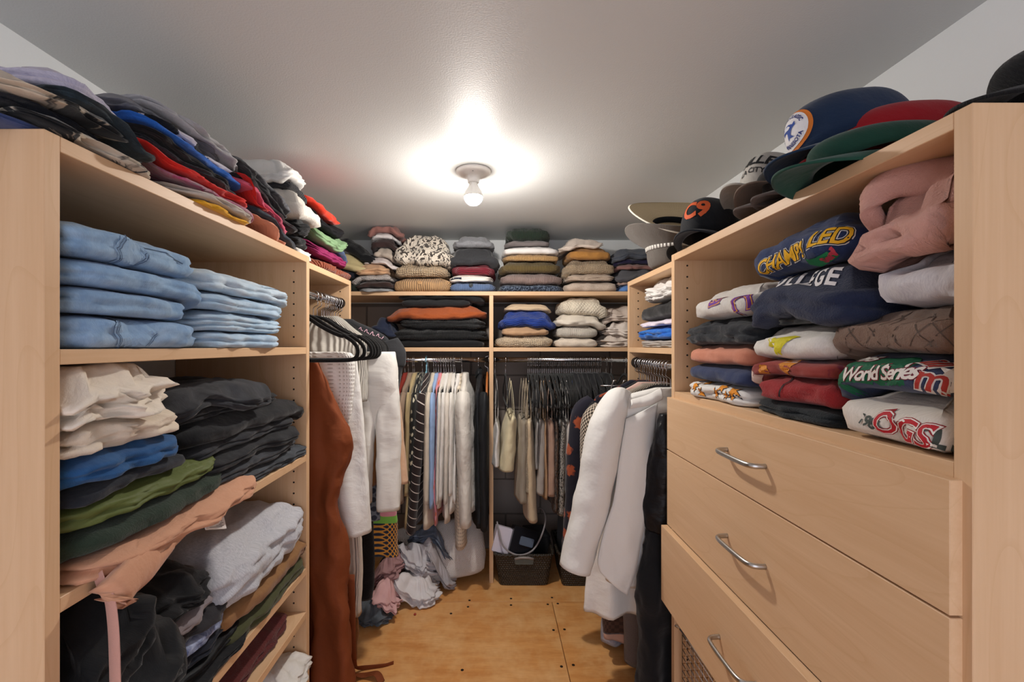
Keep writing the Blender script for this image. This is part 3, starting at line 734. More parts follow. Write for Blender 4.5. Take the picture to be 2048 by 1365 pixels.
# ------------------------------------------------------------ right cabinet: sweatshirts on the open shelf
def ur(px, X=.532): return X * FPX / (px - VX) - RY0
UWR, DWR = RY1 - RY0, WR - RA
LIMR = (T + .004, UWR - T - .004)
def RShelf(): return Shelf((RA, RY0, RS), eY, eX, UWR, DWR, zmax=RT - T - RS, ulim=LIMR, vmax=DWR - .006)
K = dict(v0=.008, v1=.29, n=1, wr=.0045, edge=.22, gs=.014, bul=1.2, blur=1.0, rnd=.008)
SW = dict(name='folded_sweatshirt', cat='sweatshirt')
def sw(sh, key, label, mat, a, b, h, **k):
    kw = {**K, **k}; return fold(sh, key, kw.pop('name', 'folded_sweatshirt'), label, kw.pop('cat', 'sweatshirt'), mat, a, b, h, **kw)
near, near2 = T + .004, ur(1690)
SA = RShelf()
sw(SA, 'ogs', 'oatmeal sweatshirt with red outlined block letters at the bottom of the near stack', cloth('heather', 'DAD3CA', 'C8C0B6'), near, near2 + .004, .072, v0=.0, edge=.25, bul=1.3)
sw(SA, 'seattle', 'navy sweatshirt with green and white script print', cloth('heather', '2B3450', '414A66'), near, ur(1662), .050, v0=.008)
sw(SA, 'quilt', 'taupe quilted fleece pullover', cloth('fleece', '7E6658', '5E4A3F'), near, ur(1650), .056, v0=.004, bul=1.4, wr=.006)
sw(SA, None, 'light grey heather sweatshirt below the dusty pink hoodie', cloth('heather', 'C9C6C9', 'AFACB3'), near, ur(1720), .078, v0=.018, bul=1.5, edge=.35)
sw(SA, 'pink', 'dusty pink hoodie with a white lined hood on top of the near stack', cloth('fleece', 'C99A8E', 'B5847A'), near, ur(1700), .085, v0=.002, wr=.010, edge=.4, bul=1.2, lump=.03, name='folded_hoodie', cat='hoodie')
SB = RShelf()
a, b = ur(1672), ur(1500)
sw(SB, None, 'black sweatshirt with teal cast at the bottom of the middle stack', cloth('fleece', '1B2226', '12171A'), a - .01, b + .0, .030, n=2)
sw(SB, 'redzip', 'brick red fleece jacket with a zipper in the middle stack', cloth('fleece', '9A2A2C', '781D20'), a - .01, b - .03, .045, v0=.004, wr=.006, name='folded_jacket', cat='jacket')
sw(SB, 'maroon', 'maroon sweatshirt with an orange and cream picture print', cloth('graphic', '6E2436', '8A3A34', sc=.7), a + .0, b + .01, .030, v0=.016, wr=.006)
sw(SB, 'bird', 'off-white sweatshirt with a yellow bird print', cloth('heather', 'D9D5D0', 'C8C3BD'), a, b + .005, .060, v0=.01, bul=1.4, edge=.3)
sw(SB, None, 'thin black sweatshirt under the navy lettered one', cloth('plain', '1F2023'), a + .0, b - .05, .014, v0=.02)
sw(SB, 'college', 'navy sweatshirt with white block letters across the top', cloth('fleece', '222B45', '1A2138'), a - .05, b + .005, .082, v0=-.006, n=2, edge=.28, bul=1.2, gf=.004)
sw(SB, 'champs', 'navy sweatshirt with bold yellow slanted lettering on top of the middle stack', cloth('tiedye', '1E2C50', '2A3A60'), a + .0, b - .003, .085, v0=.006, edge=.35, bul=1.3)
SC = RShelf()
a, b = ur(1500), ur(1374)
sw(SC, 'stars', 'white sweatshirt with orange star bursts at the bottom of the far stack', cloth('plain', 'DDDAD5'), a, b - .005, .045, v0=.0, n=2)
sw(SC, None, 'denim navy sweatshirt second from the bottom of the far stack', cloth('plain', '2E3857'), a - .01, b + .0, .042, v0=.004)
sw(SC, None, 'salmon sweatshirt third from the bottom of the far stack', cloth('plain', 'C28068'), a + .0, b - .005, .046, v0=.004)
sw(SC, None, 'black sweatshirt with a loose corner in the far stack', cloth('plain', '23262B', sc=1.5), a - .02, b + .01, .060, v0=.004, wr=.009, n=2)
sw(SC, 'fcb', 'oatmeal sweatshirt with purple and gold letters on top of the far stack', cloth('heather', 'CFCBC6', 'BBB7B2'), a - .02, b - .02, .072, v0=.006, edge=.35, bul=1.4)
# shelf of the right hanging section
def umr(px, X=.572): return X * FPX / (px - VX) - RY1
SD = Shelf((MRA, RY1, MRS), eY, eX, MRY - RY1, WR - MRA, zmax=MT - T - MRS, ulim=(.004, MRY - RY1 - T - .004), vmax=WR - MRA - .006)
a, b = .02, umr(1273)
sw(SD, None, 'stone grey top at the bottom of the small stack over the blazers', cloth('plain', 'A49B93'), a, b - .03, .03, n=3, name='folded_shirt', cat='top')
sw(SD, None, 'cobalt blue printed top over the stone grey one', cloth('tiedye', '1457B4', '2A70C0'), a, b, .045, n=2, wr=.008, name='folded_shirt', cat='top')
sw(SD, None, 'pale lilac top between the cobalt and black ones', cloth('plain', 'D9CFDD'), a, b - .03, .02, name='folded_shirt', cat='top')
sw(SD, None, 'black rolled top under the crumpled white one', cloth('plain', '232324'), a, b - .01, .065, bul=1.4, name='folded_shirt', cat='top')
sw(SD, None, 'crumpled white cotton top on the small stack over the blazers', cloth('plain', 'DEDAD6', sc=1.8), a, b - .06, .09, wr=.014, n=3, edge=.5, gs=.02, gf=.015, name='folded_shirt', cat='top')

# ------------------------------------------------------------ far wall shelves
UWB = XBR - XBL
def ub(px, Y=2.11): return (px - VX) / FPX * Y - XBL
px = 2.11 / FPX
def BShelf(z, zm): return Shelf((XBL, BY, z), eX, eY, UWB, YB - BY, zmax=zm, vmax=YB - BY - .006)
SWT = dict(v0=.008, v1=.27, n=1, wr=.004, edge=.28, gs=.008, bul=1.1, blur=1.0, rnd=.007, shr=.9)
def kn(sh, key, label, mat, x0, x1, hp, **k):
    kw = {**SWT, **k}; return fold(sh, key, kw.pop('name', 'folded_sweater'), label, kw.pop('cat', 'sweater'), mat, ub(x0), ub(x1), hp * px, **kw)
ZT = ZC - BT
B2 = BShelf(BT, ZT)
kn(B2, 'beigecard', 'sand beige ribbed cardigan with a button, bottom of its stack', cloth('rib', 'C29C72', 'A07B54', period=.011), 787, 899, 32, v0=.0, name='folded_cardigan', cat='cardigan')
kn(B2, None, 'oatmeal shaggy sweater under the black-flecked chunky knit', cloth('knit', 'CBB69A', 'A58F73', period=.012), 788, 896, 27, wr=.007)
kn(B2, None, 'chunky cream knit sweater with black flecks, top of its stack', cloth('speckle', 'D9CFC0', '4A443F', period=.008), 790, 905, 56, v0=-.004, wr=.010, edge=.5, rnd=.012, bul=1.2)
B3 = BShelf(BT, ZT)
kn(B3, 'bluecard', 'steel blue knit cardigan with a dark button, bottom of its stack', cloth('rib', '52688E', '6F84A6', period=.009), 898, 992, 21, v0=.0, name='folded_cardigan', cat='cardigan')
kn(B3, 'whitecard', 'white cardigan with navy trim over the steel blue one', cloth('plain', 'DDD7CF'), 898, 985, 13, v0=-.002, n=2, name='folded_cardigan', cat='cardigan')
kn(B3, None, 'burgundy ribbed sweater folded flat', cloth('ribv', '7E2130', '561420', period=.009), 903, 990, 22, v0=.004)
kn(B3, None, 'charcoal wool sweater slumped over the burgundy one', cloth('heather', '3C3D40', '2A2B2E'), 895, 996, 34, v0=-.004, wr=.006, edge=.5, rot=.04)
kn(B3, None, 'light grey wool sweater topmost beside the black-flecked knit', cloth('heather', '94969A', '74767B'), 905, 985, 24, v0=.02, wr=.008, edge=.5)
B4 = BShelf(BT, ZT)
kn(B4, None, 'navy sweater with white flecks, bottom of its stack', cloth('speckle', '222A38', '5A6678', period=.004), 998, 1126, 17)
kn(B4, None, 'dusty mauve ribbed sweater above the flecked navy one', cloth('rib', '94807A', '74625D', period=.007), 1002, 1124, 22, v0=-.002)
kn(B4, None, 'olive bronze knit sweater in the dark green-topped stack', cloth('rib', '6B5A34', '4E4124', period=.006), 998, 1120, 23, v0=.0)
kn(B4, None, 'golden tan ribbed sweater between the white and olive ones', cloth('rib', 'C09A68', '9A784C', period=.006), 1008, 1118, 13, v0=.004)
kn(B4, None, 'plain white sweater in the middle of the dark green-topped stack', cloth('plain', 'E4E1DE'), 1006, 1118, 15, v0=.006)
kn(B4, None, 'warm grey thin sweater under the dark green one', cloth('plain', '77706F'), 1014, 1100, 11, v0=.01, wr=.006)
kn(B4, None, 'dark green ribbed sweater, top of its stack', cloth('rib', '253528', '16211A', period=.008), 1013, 1102, 26, v0=.004, edge=.2)
B5 = BShelf(BT, ZT)
kn(B5, None, 'pale mushroom wool sweater, bottom of its stack', cloth('heather', 'C6B6A8', 'A89888'), 1130, 1236, 24, bul=1.3)
kn(B5, None, 'pale mushroom sweater with loose folds, second in its stack', cloth('heather', 'C3B1A0', 'A3917F'), 1134, 1228, 13, n=2, wr=.006)
kn(B5, None, 'beige nubby boucle sweater under the camel one', cloth('knit', 'C9B59B', '9A866C', period=.008), 1126, 1230, 30, wr=.006, edge=.35)
kn(B5, None, 'camel wool sweater near the top of its stack', cloth('fleece', 'B98546', '9C6C34'), 1138, 1224, 24, v0=.012, edge=.35)
kn(B5, None, 'fluffy ivory sweater crowning the camel one', cloth('fleece', 'DDD0C4', 'C2B2A4'), 1122, 1206, 14, v0=.004, wr=.010, edge=.5, n=2)
# corners of the far top shelf
B1 = BShelf(BT, ZT); TP = dict(name='folded_shirt', cat='top', wr=.007, edge=.45, rnd=.014)
kn(B1, None, 'pale grey top hanging over the far shelf edge in the left corner', cloth('plain', '8F9194'), 722, 787, 8, v0=-.02, **TP)
kn(B1, None, 'dark brown top over the pale grey one in the corner', cloth('plain', '3A2A27'), 710, 788, 15, v0=.0, **TP)
kn(B1, None, 'white waffle top between two brown and beige ones in the corner', cloth('knit', 'D6D0CC', 'B3ACA8', period=.006), 704, 784, 12, v0=.01, **TP)
kn(B1, 'roll', 'light tan top loosely rolled in the corner heap', cloth('plain', 'CBA27E'), 712, 774, 21, v0=.006, n=2, gf=.012, **TP)
kn(B1, None, 'blush white blouse above the tan rolled top', cloth('smooth', 'D5CBC8'), 725, 790, 14, v0=.03, **TP)
kn(B1, None, 'stone beige top sloping against the flecked knit', cloth('plain', 'BDB0A2'), 742, 792, 20, v0=.03, **TP)
kn(B1, None, 'chocolate brown top below the white one in the corner heap', cloth('plain', '3B2B2A'), 738, 792, 18, v0=.04, **TP)
kn(B1, None, 'bright white top under the dusty rose one', cloth('plain', 'D8D3D2'), 738, 790, 12, v0=.05, **TP)
kn(B1, None, 'dusty rose top, highest of the corner heap', cloth('plain', '9C6E66'), 730, 796, 20, v0=.05, **TP)
B0 = BShelf(BT, ZT)
kn(B0, None, 'near-black green top low in the corner behind the brick red one', cloth('plain', '1E241E'), 640, 722, 30, v0=.02, **TP)
kn(B0, None, 'dark ink blue top on the near-black green one', cloth('plain', '20232C'), 640, 715, 25, v0=.04, **TP)
kn(B0, None, 'pale yellow satin top spilling down the corner heap', cloth('smooth', 'C9B98C'), 650, 735, 24, v0=.01, tilt=-.25, **TP)
kn(B0, None, 'black velvet top on the pale yellow satin one', cloth('fleece', '15161A', '0D0E10'), 672, 742, 26, v0=.03, tilt=-.2, **TP)
B6 = BShelf(BT, ZT)
kn(B6, None, 'sky blue shirt in the corner under the grey hat', cloth('plain', '5C86C4'), 1238, 1300, 15, v0=.01, **TP)
kn(B6, None, 'blush beige top above the sky blue shirt', cloth('plain', 'B59A8C'), 1240, 1310, 12, v0=.02, n=2, **TP)
kn(B6, None, 'grey top with a rose edge in the hat corner', cloth('plain', '56565B'), 1234, 1320, 20, v0=.01, **TP)
kn(B6, None, 'rose brown top in the hat corner', cloth('plain', '8C6762'), 1236, 1320, 9, v0=.02, **TP)
kn(B6, None, 'dark purple top in the hat corner', cloth('plain', '23203C'), 1236, 1320, 13, v0=.02, **TP)
kn(B6, None, 'slate denim top on the hat corner pile', cloth('denim', '4A4F5A', '5F6570'), 1233, 1320, 17, v0=.01, n=2, **TP)
# second far shelf
ZS = BT - T - BS
def C2(): return BShelf(BS, ZS)
c1 = C2()
kn(c1, None, 'black jersey sweater at the bottom of the black stack', cloth('plain', '17181A'), 788, 968, 17)
kn(c1, None, 'black waffle knit sweater second in the black stack', cloth('rib', '1B1C1E', '0C0C0D', period=.007), 780, 971, 24, n=2)
kn(c1, None, 'black ribbed sweater directly below the rust one', cloth('rib', '1D1E20', '0E0E0F', period=.007), 795, 969, 20, n=2, v0=.004)
kn(c1, None, 'rust orange sweater sandwiched among black ones', cloth('fleece', 'A2522A', '80401F'), 772, 971, 21, v0=.0, wr=.008, edge=.4)
kn(c1, None, 'charcoal black sweater directly above the rust one', cloth('plain', '202123'), 800, 940, 15, v0=.008)
kn(c1, None, 'black wool sweater, top of the black stack', cloth('plain', '1B1C1E'), 796, 968, 19, v0=.006)
c0 = C2()
kn(c0, None, 'black knit bundled in the dark corner of the second shelf', cloth('plain', '1C1D21'), 700, 775, 30, v0=.0, wr=.010, edge=.5)
kn(c0, None, 'navy knit bundled on the black one in the dark corner', cloth('plain', '252C40'), 738, 790, 28, v0=.02, wr=.010, edge=.5)
c2 = C2()
kn(c2, None, 'cream honeycomb-knit sweater at the bottom left of its cubby', cloth('knit', 'D8C7AE', 'AE9A80', period=.010), 992, 1104, 26, v0=.0, wr=.006, edge=.3)
kn(c2, None, 'light brown sweater under the cobalt one', cloth('plain', 'B08E6E'), 1006, 1098, 20, v0=.004, edge=.5)
kn(c2, None, 'cobalt blue ribbed sweater', cloth('ribv', '1E3C8C', '14296A', period=.008), 998, 1113, 28, v0=-.002, edge=.45, wr=.006)
kn(c2, None, 'sandy cream sweater on the cobalt one', cloth('plain', 'C7B193'), 1010, 1104, 13, v0=.02, edge=.5)
c3 = C2()
kn(c3, None, 'butter cream sweater, bottom of the cable-knit stack', cloth('fleece', 'DCCFBE', 'C4B6A4'), 1112, 1196, 21, v0=.0)
kn(c3, None, 'oat white ribbed sweater second in the cable-knit stack', cloth('rib', 'D2CBBF', 'B4ACA0', period=.005), 1114, 1196, 24, v0=.002, edge=.2)
kn(c3, None, 'ivory sweater with a draped sleeve under the cable knit', cloth('plain', 'D6CDBE'), 1114, 1214, 22, v0=-.002, wr=.007, edge=.45)
kn(c3, None, 'cream cable-knit sweater, top of its stack', cloth('cable', 'DAD0BC', 'C5BAA6', period=.016), 1122, 1216, 33, v0=.0, edge=.2)
c4 = C2(); TP2 = dict(name='folded_shirt', cat='top', wr=.012, edge=.5, rnd=.018, n=3, gs=.02, gf=.014)
kn(c4, None, 'crumpled shell white top, lowest by the right end of the second shelf', cloth('smooth', 'D3C7BC'), 1210, 1290, 28, **TP2)
kn(c4, None, 'crumpled ivory top in the middle of the small white heap', cloth('smooth', 'DAD0C7'), 1216, 1290, 26, **TP2)
kn(c4, None, 'crumpled taupe-white top, highest of the small white heap', cloth('smooth', 'CDBFB4'), 1212, 1290, 26, v0=.03, **TP2)
# ------------------------------------------------------------ hangers
M_velvet = cloth('fleece', '141415', '0A0A0B'); M_hook = metal('steel_wire', 'C9C9CC', .25)
DROP = .073
hk = [(0, -DROP - .006), (0, -.052), (.002, -.040), (.016, -.030)] + [(.0185 * math.cos(t), .0185 * math.sin(t)) for t in np.linspace(-.75, 3.35, 12)]
hk = np.array([(-x, 0, z) for x, z in hk])
HOOK_ME = sweep('hook', smooth_path(hk, 48), .0016, M=6); HOOK_ME.materials.append(M_hook); HOOK_ME.polygons.foreach_set('use_smooth', [True] * len(HOOK_ME.polygons))
half = [(0, 0), (.03, -.004), (.055, -.016), (.085, -.036), (.12, -.055), (.152, -.068), (.160, -.066), (.167, -.071), (.185, -.083), (.199, -.100), (.203, -.118), (.197, -.133), (.18, -.141), (.12, -.143)]
loop = [(x, z) for x, z in half] + [(0, -.143)] + [(-x, z) for x, z in half[::-1][:-1]]
bp = smooth_path(np.array([(x, 0, z - DROP) for x, z in loop]), 90, True)
BODY_ME = sweep('body', bp, .0032, .0062, 8, side=(0, 1, 0), closed=True); BODY_ME.materials.append(M_velvet); BODY_ME.polygons.foreach_set('use_smooth', [True] * len(BODY_ME.polygons))
rnd = random.Random(5)
def hanger(pos, ang, label, group, body=True, name='clothes_hanger'):
    e = empty(name, pos, label, 'hanger', group); e.rotation_euler[2] = ang + rnd.uniform(-.06, .06)
    for nm, me in (('hook', HOOK_ME), ('body', BODY_ME)):
        if nm == 'body' and not body: continue
        o = bpy.data.objects.new(nm, me); COL.objects.link(o); o.parent = e
    return e

# ------------------------------------------------------------ hanging cloth
def drape(name, org, d, n, keys, mat, parent=None, M=60, N=44, k=3.0, seed=0, hem=True, wr=.004, sqx=.75, capt=True):
    """keys: (z, centre along d, half width, half thickness, centre along n, ripple)"""
    K = smooth_path(np.array(keys, float), N)
    d, n_ = np.array(d, float), np.array(n, float); o = np.array(org, float)
    if hem:
        e = K[-1].copy(); e[0] += .012; e[2] *= .93; e[3] *= .6; K = np.concatenate([K, e[None]])
    R = len(K); th = np.linspace(0, 2 * np.pi, M, endpoint=False)
    cx = np.sign(np.cos(th)) * abs(np.cos(th)) ** sqx; sy = np.sign(np.sin(th)) * abs(np.sin(th)) ** .8
    z = K[:, 0][:, None]; x = K[:, 2][:, None] * cx[None]; y = K[:, 3][:, None] * sy[None]
    zz = z + 0 * x
    ph = x * (k * 12) + seed * 2.1 + vnoise(zz * 3 + seed, x * 2 + seed) * 1.4
    taper = 1 - .5 * abs(cx[None]) ** 4
    y = y + K[:, 5][:, None] * np.sin(ph) * taper + K[:, 5][:, None] * .5 * vnoise(x * 25 + seed, zz * 4)
    bb = 1 + 0 * y
    y = y + wr * fbm(x * 16 + seed, zz * 11 + seed, seed) * bb
    x = x * (1 + .03 * vnoise(zz * 8 + seed, 0 * x + seed)) + wr * .8 * fbm(zz * 14 + seed * 3, y * 30)
    V = o + (K[:, 1][:, None] + x)[..., None] * d + (K[:, 4][:, None] + y)[..., None] * n_ + zz[..., None] * np.array((0, 0, 1.0))
    per = np.linspace(0, 1, M + 1)[None, :] * 4 * K[:, 2].mean()
    UV = np.stack(np.broadcast_arrays(per, z), -1)
    me = grid_mesh(name, V, UV, True, capt, True)
    if np.cross(d, n_)[2] > 0: me.flip_normals()
    return link(name, me, mat, parent, True)
def ribbon(name, pts, w, t, mat, parent=None, side=(1, 0, 0), N=30):
    return link(name, sweep(name, smooth_path(pts, N), w, t, 8, side=side, sq=.6), mat, parent, True)
def sleeve(parent, pts, ra, rb, mat, side, seed, N=34, wr=.07, name='sleeve'):
    p = smooth_path(pts, N); ra = np.interp(np.linspace(0, 1, N), np.linspace(0, 1, len(ra)), ra); rb = np.interp(np.linspace(0, 1, N), np.linspace(0, 1, len(rb)), rb)
    return link(name, sweep(name, p, ra, rb, 28, side=side, wr=wr, seed=seed), mat, parent, True)

def garment(name, label, cat, rodpt, d, n, mat, length, hb=.02, hw=.2, bot=None, rip=.008, sw_n=0.0, sw_d=0.0, sleeves=None, seed=1, group=None, neck=.055, k=3.0, strap=None, collar=None, top=0.0, wr=.004, slm=None, sl_out=.0, sl_r=.045, sl_n=0.0):
    """shirt-like thing on a hanger. rodpt: hanger point on the rod"""
    d, n = Vector(d), Vector(n); o = Vector(rodpt) - Vector((0, 0, DROP - .004))
    e = empty(name, o, label, cat, group); bot = bot or hw
    lm = lambda f: (sw_n * f, sw_d * f)
    if strap is None:
        sh = [(.004 - top, 0, neck, .013, 0, 0), (-.008 - top, 0, neck + .02, .015, 0, 0), (-.04 - top, 0, hw * .72, .016, 0, 0), (-.078 - top, 0, hw, hb * .7, 0, .001)]
        z0 = -.078 - top
    else:
        z0 = -strap; sh = [(z0 + .006, 0, hw * .9, hb * .5, 0, 0), (z0 - .01, 0, hw, hb * .8, 0, .001)]
    for f in (.2, .45, .7, 1.0):
        sn, sd = lm(f); sh.append((z0 + (-length - z0) * f, sd, hw + (bot - hw) * f, hb * (1 + .35 * f), sn, rip * (.35 + .65 * f)))
    drape('body', o, d, n, sh, mat, e, seed=seed, k=k, wr=wr)
    sides = (1, -1)
    if strap is not None:
        for s in sides:
            for q in (-1, 1):
                a = o + d * (s * hw * .5) + Vector((0, 0, -.03)); b = o + d * (s * hw * .62) + n * (q * hb * .5) + Vector((0, 0, z0 + .005))
                ribbon('strap', [a, (a + b) / 2 + n * q * .003, b], .0012, .006 if hw < .15 else .012, mat, e, side=n)
    if sleeves:
        L = sleeves
        for s in sides:
            a = o + d * (s * (hw - .02)) + n * (sl_n * (1 if d.y * s < 0 else 0)) + Vector((0, 0, -.085 - top))
            pts = [a, a + d * s * (.02 + sl_out * .3) + Vector((0, 0, -.07)), a + d * s * (.018 + sl_out * .6) + n * sw_n * .4 + Vector((0, 0, -L * .5)), a + d * s * (.005 + sl_out) + n * sw_n * .9 + Vector((0, 0, -L))]
            sleeve(e, pts, [sl_r * .9, sl_r * 1.1, sl_r, sl_r * .85, sl_r * .8], [hb * .8, hb * 1.05, hb, hb * .9, hb * .8], slm or mat, d, seed + s)
    if collar is not None:
        c = [o + Vector((0, 0, .004 - top)) + d * (neck * 1.0 * math.cos(t)) + n * (.02 * math.sin(t)) + Vector((0, 0, .012 * math.cos(2 * t))) for t in np.linspace(0, 2 * math.pi, 14, endpoint=False)]
        link('collar', sweep('collar', smooth_path(c, 40, True), .004, .018, 8, side=(0, 0, 1) if False else n, closed=True), collar, e, True)
    return e
YV, XV = (0, 1, 0), (1, 0, 0)
# ---- far rod, left half
def bx(p, Y=1.96): return (p - VX) / FPX * Y
HB1 = 'hangers on the far rod left of the divider'; HB2 = 'hangers on the far rod right of the divider'
for p in (800, 810, 817, 826, 829, 845, 857, 868, 872, 877, 882, 888, 892, 897, 902, 907, 910, 924, 957):
    hanger((bx(p, BRY), BRY, BRZ), math.pi / 2, 'black hanger with steel hook on the far rod left of the divider', HB1)
eb = empty('clothes_hanger', (bx(976, BRY), BRY, BRZ), 'tan wooden hanger with steel hook against the divider', 'hanger')
o = bpy.data.objects.new('hook', HOOK_ME); COL.objects.link(o); o.parent = eb
link('body', sweep('body', np.array([(bx(976, BRY) - .004, BRY - .2, BRZ - .17), (bx(976, BRY) - .004, BRY - .1, BRZ - .10), (bx(976, BRY) - .004, BRY, BRZ - .075), (bx(976, BRY) - .004, BRY + .1, BRZ - .10), (bx(976, BRY) - .004, BRY + .2, BRZ - .17)]), .006, .016, 8, side=(1, 0, 0)), plain('tan_wood', 'A9632E', .5), eb, True)
def gb(label, mat, pt, pb, yb, wpx, name='hanging_shirt', cat='shirt', sl=None, Yn=1.96, **k):
    """garment on the far rod: pixel column at top/bottom of its near edge, pixel row of its hem, width in px"""
    x = bx(pt); L = (yb - VY) / FPX * Yn + (BRZ - HC) - DROP
    kw = dict(hb=wpx * Yn / FPX / 2 * .8, hw=.19, sw_n=bx(pb) - x, seed=int(pt) % 17 + 1, rip=.006); kw.update(k)
    return garment(name, label, cat, (x, BRY, BRZ), YV, XV, mat, L, sleeves=sl, **kw)
gb('brick red blouse, first on the far rod behind the grey jacket', cloth('smooth', '7E2E26'), 797, 790, 900, 14, sl=None, name='hanging_blouse', cat='blouse')
gb('taupe suede jacket hanging next to the khaki coat', cloth('fleece', '9C8470', '82705F'), 806, 800, 1010, 20, name='hanging_jacket', cat='jacket', sl=.50)
gb('khaki trench coat on the far rod', cloth('plain', 'AD9A72'), 818, 812, 1060, 15, name='hanging_coat', cat='coat', sl=.46)
gb('black blouse with white and green blooms', cloth('floral', '1B1C1C', 'BDB6A0', period=.034), 829, 822, 1000, 18, name='hanging_blouse', cat='blouse', sl=.42)
gb('dark brown shirt with thin cream pinstripes', cloth('stripe', '2A2020', 'CFC4BC', period=.040), 843, 818, 1060, 28, name='hanging_shirt', sl=.64, sl_r=.04)
gb('cream linen shirt dress with brown buttons', cloth('plain', 'CFC3B0'), 857, 852, 1062, 20, name='hanging_dress', cat='dress', sl=.5)
gb('pale blue oxford shirt', cloth('plain', '92AED6'), 865, 862, 1010, 14, sl=.52)
gb('pink blouse with orange accents', cloth('floral', 'D38A96', 'C9622B', period=.05), 873, 868, 1055, 10, name='hanging_blouse', cat='blouse')
WG = 'white shirts bunched on the far rod'
for i, (p, q, yb, w, sl, c) in enumerate(((879, 874, 1020, 12, .5, 'DAD5CC'), (887, 880, 1000, 13, .48, 'E1DED9'), (895, 890, 1050, 14, .5, 'D6CFC4'), (903, 900, 1030, 13, .46, 'DEDAD3'), (911, 910, 1010, 12, None, 'E3E0DB'))):
    gb(('white cotton shirt next to the pink blouse', 'white shirt second past the pink blouse', 'ecru shirt third past the pink blouse', 'white shirt fourth past the pink blouse', 'white sleeveless shirt fifth past the pink blouse')[i], cloth('plain', c, sc=1.3), p, q, yb, w, sl=sl, group=WG)
gb('cream crochet cardigan showing below the white shirts', cloth('eyelet', 'D8CBB8', '6B6258', period=.013), 915, 918, 1110, 24, name='hanging_cardigan', cat='cardigan', hw=.16)
gb('white spotted blouse beside the linen shirt', cloth('speckle', 'DCD9D4', '3A3836', period=.014), 909, 912, 900, 6, name='hanging_blouse', cat='blouse')
gb('roomy ivory linen shirt with wide cuffs', cloth('plain', 'DCD7CE', sc=1.5), 926, 932, 1030, 34, sl=.60, sl_r=.075, wr=.006, hb=.036)
gb('black rain jacket with a stand collar by the divider', cloth('smooth', '1F2124', rough=.6), 957, 958, 1060, 36, name='hanging_jacket', cat='jacket', sl=.62, sl_r=.06, collar=cloth('smooth', '1F2124', rough=.6), hb=.024, top=.0, sl_n=.024)
# ---- far rod, right half
for p in [990, 1011] + list(np.linspace(1056, 1200, 40)) + [1212, 1222, 1250]:
    hanger((bx(p, BRY), BRY, BRZ), math.pi / 2, 'black velvet hanger with steel hook on the far rod right of the divider', HB2)
gb('white tank top hanging next to the divider', cloth('plain', 'D6D2CE'), 994, 992, 945, 14, name='hanging_tank_top', cat='tank top', strap=.24, hw=.13)
gb('cream cropped tank top with wide straps', cloth('plain', 'DED2AE'), 1024, 1014, 956, 32, name='hanging_tank_top', cat='tank top', strap=.20, hw=.16, bot=.12, hb=.03)
TK = [('oatmeal ribbed tank top first in the neutral row', cloth('rib', 'CDBFA9', period=.006), 1050, 1046, 1020, 22), ('sand gauze top with the longest hem in the neutral row', cloth('plain', 'C9B597', sc=1.6), 1061, 1066, 1060, 24),
      ('speckled beige knit tank top', cloth('speckle', 'B5A68E', '8C7D68', period=.005), 1056, 1056, 1000, 10), ('pale grey satin camisole', cloth('smooth', '9C9A98', rough=.5), 1078, 1077, 950, 9),
      ('white ribbed tank top in the neutral row', cloth('rib', 'DCD3CB', period=.006), 1088, 1087, 1003, 16), ('tan camisole behind the rosy one', cloth('smooth', 'B39272', rough=.6), 1093, 1096, 1012, 10),
      ('rosy beige tank top with a scooped armhole', cloth('plain', 'B0917F'), 1105, 1108, 1005, 24), ('brown leopard print blouse', cloth('speckle', '5A3F2C', '231812', period=.012), 1117, 1118, 1040, 13),
      ('black and white speckled dress', cloth('speckle', 'B9B4AD', '2A2826', period=.006), 1130, 1127, 1046, 18), ('white eyelet camisole beside the speckled dress', cloth('plain', 'D6D1CC'), 1141, 1139, 1000, 12),
      ('navy blue blouse among the black ones', cloth('plain', '222E4E'), 1153, 1152, 930, 16)]
for i, (lb, m, p, q, yb, w) in enumerate(TK):
    cam_ = 'blouse' in lb or 'dress' in lb or 'gauze' in lb
    gb(lb, m, p, q, yb, w, name='hanging_blouse' if 'blouse' in lb else 'hanging_dress' if 'dress' in lb else 'hanging_camisole' if 'camisole' in lb else 'hanging_top_garment' if False else 'hanging_tank_top' if 'tank' in lb else 'hanging_blouse',
       cat='blouse' if cam_ and 'dress' not in lb else 'dress' if 'dress' in lb else 'camisole' if 'camisole' in lb else 'tank top', strap=.22, hw=.15, bot=.13)
for i, (p, yb) in enumerate(((1163, 1000), (1173, 1040), (1184, 980), (1196, 1060), (1210, 1000), (1230, 1040))):
    gb('black top, %s past the navy blouse on the far rod' % ('first', 'second', 'third', 'fourth', 'fifth', 'sixth')[i], cloth('plain', ('15161A', '1A1B1E', '121316')[i % 3]), p, p - 2, yb, 18, name='hanging_blouse', cat='blouse', group='black tops on the far rod')
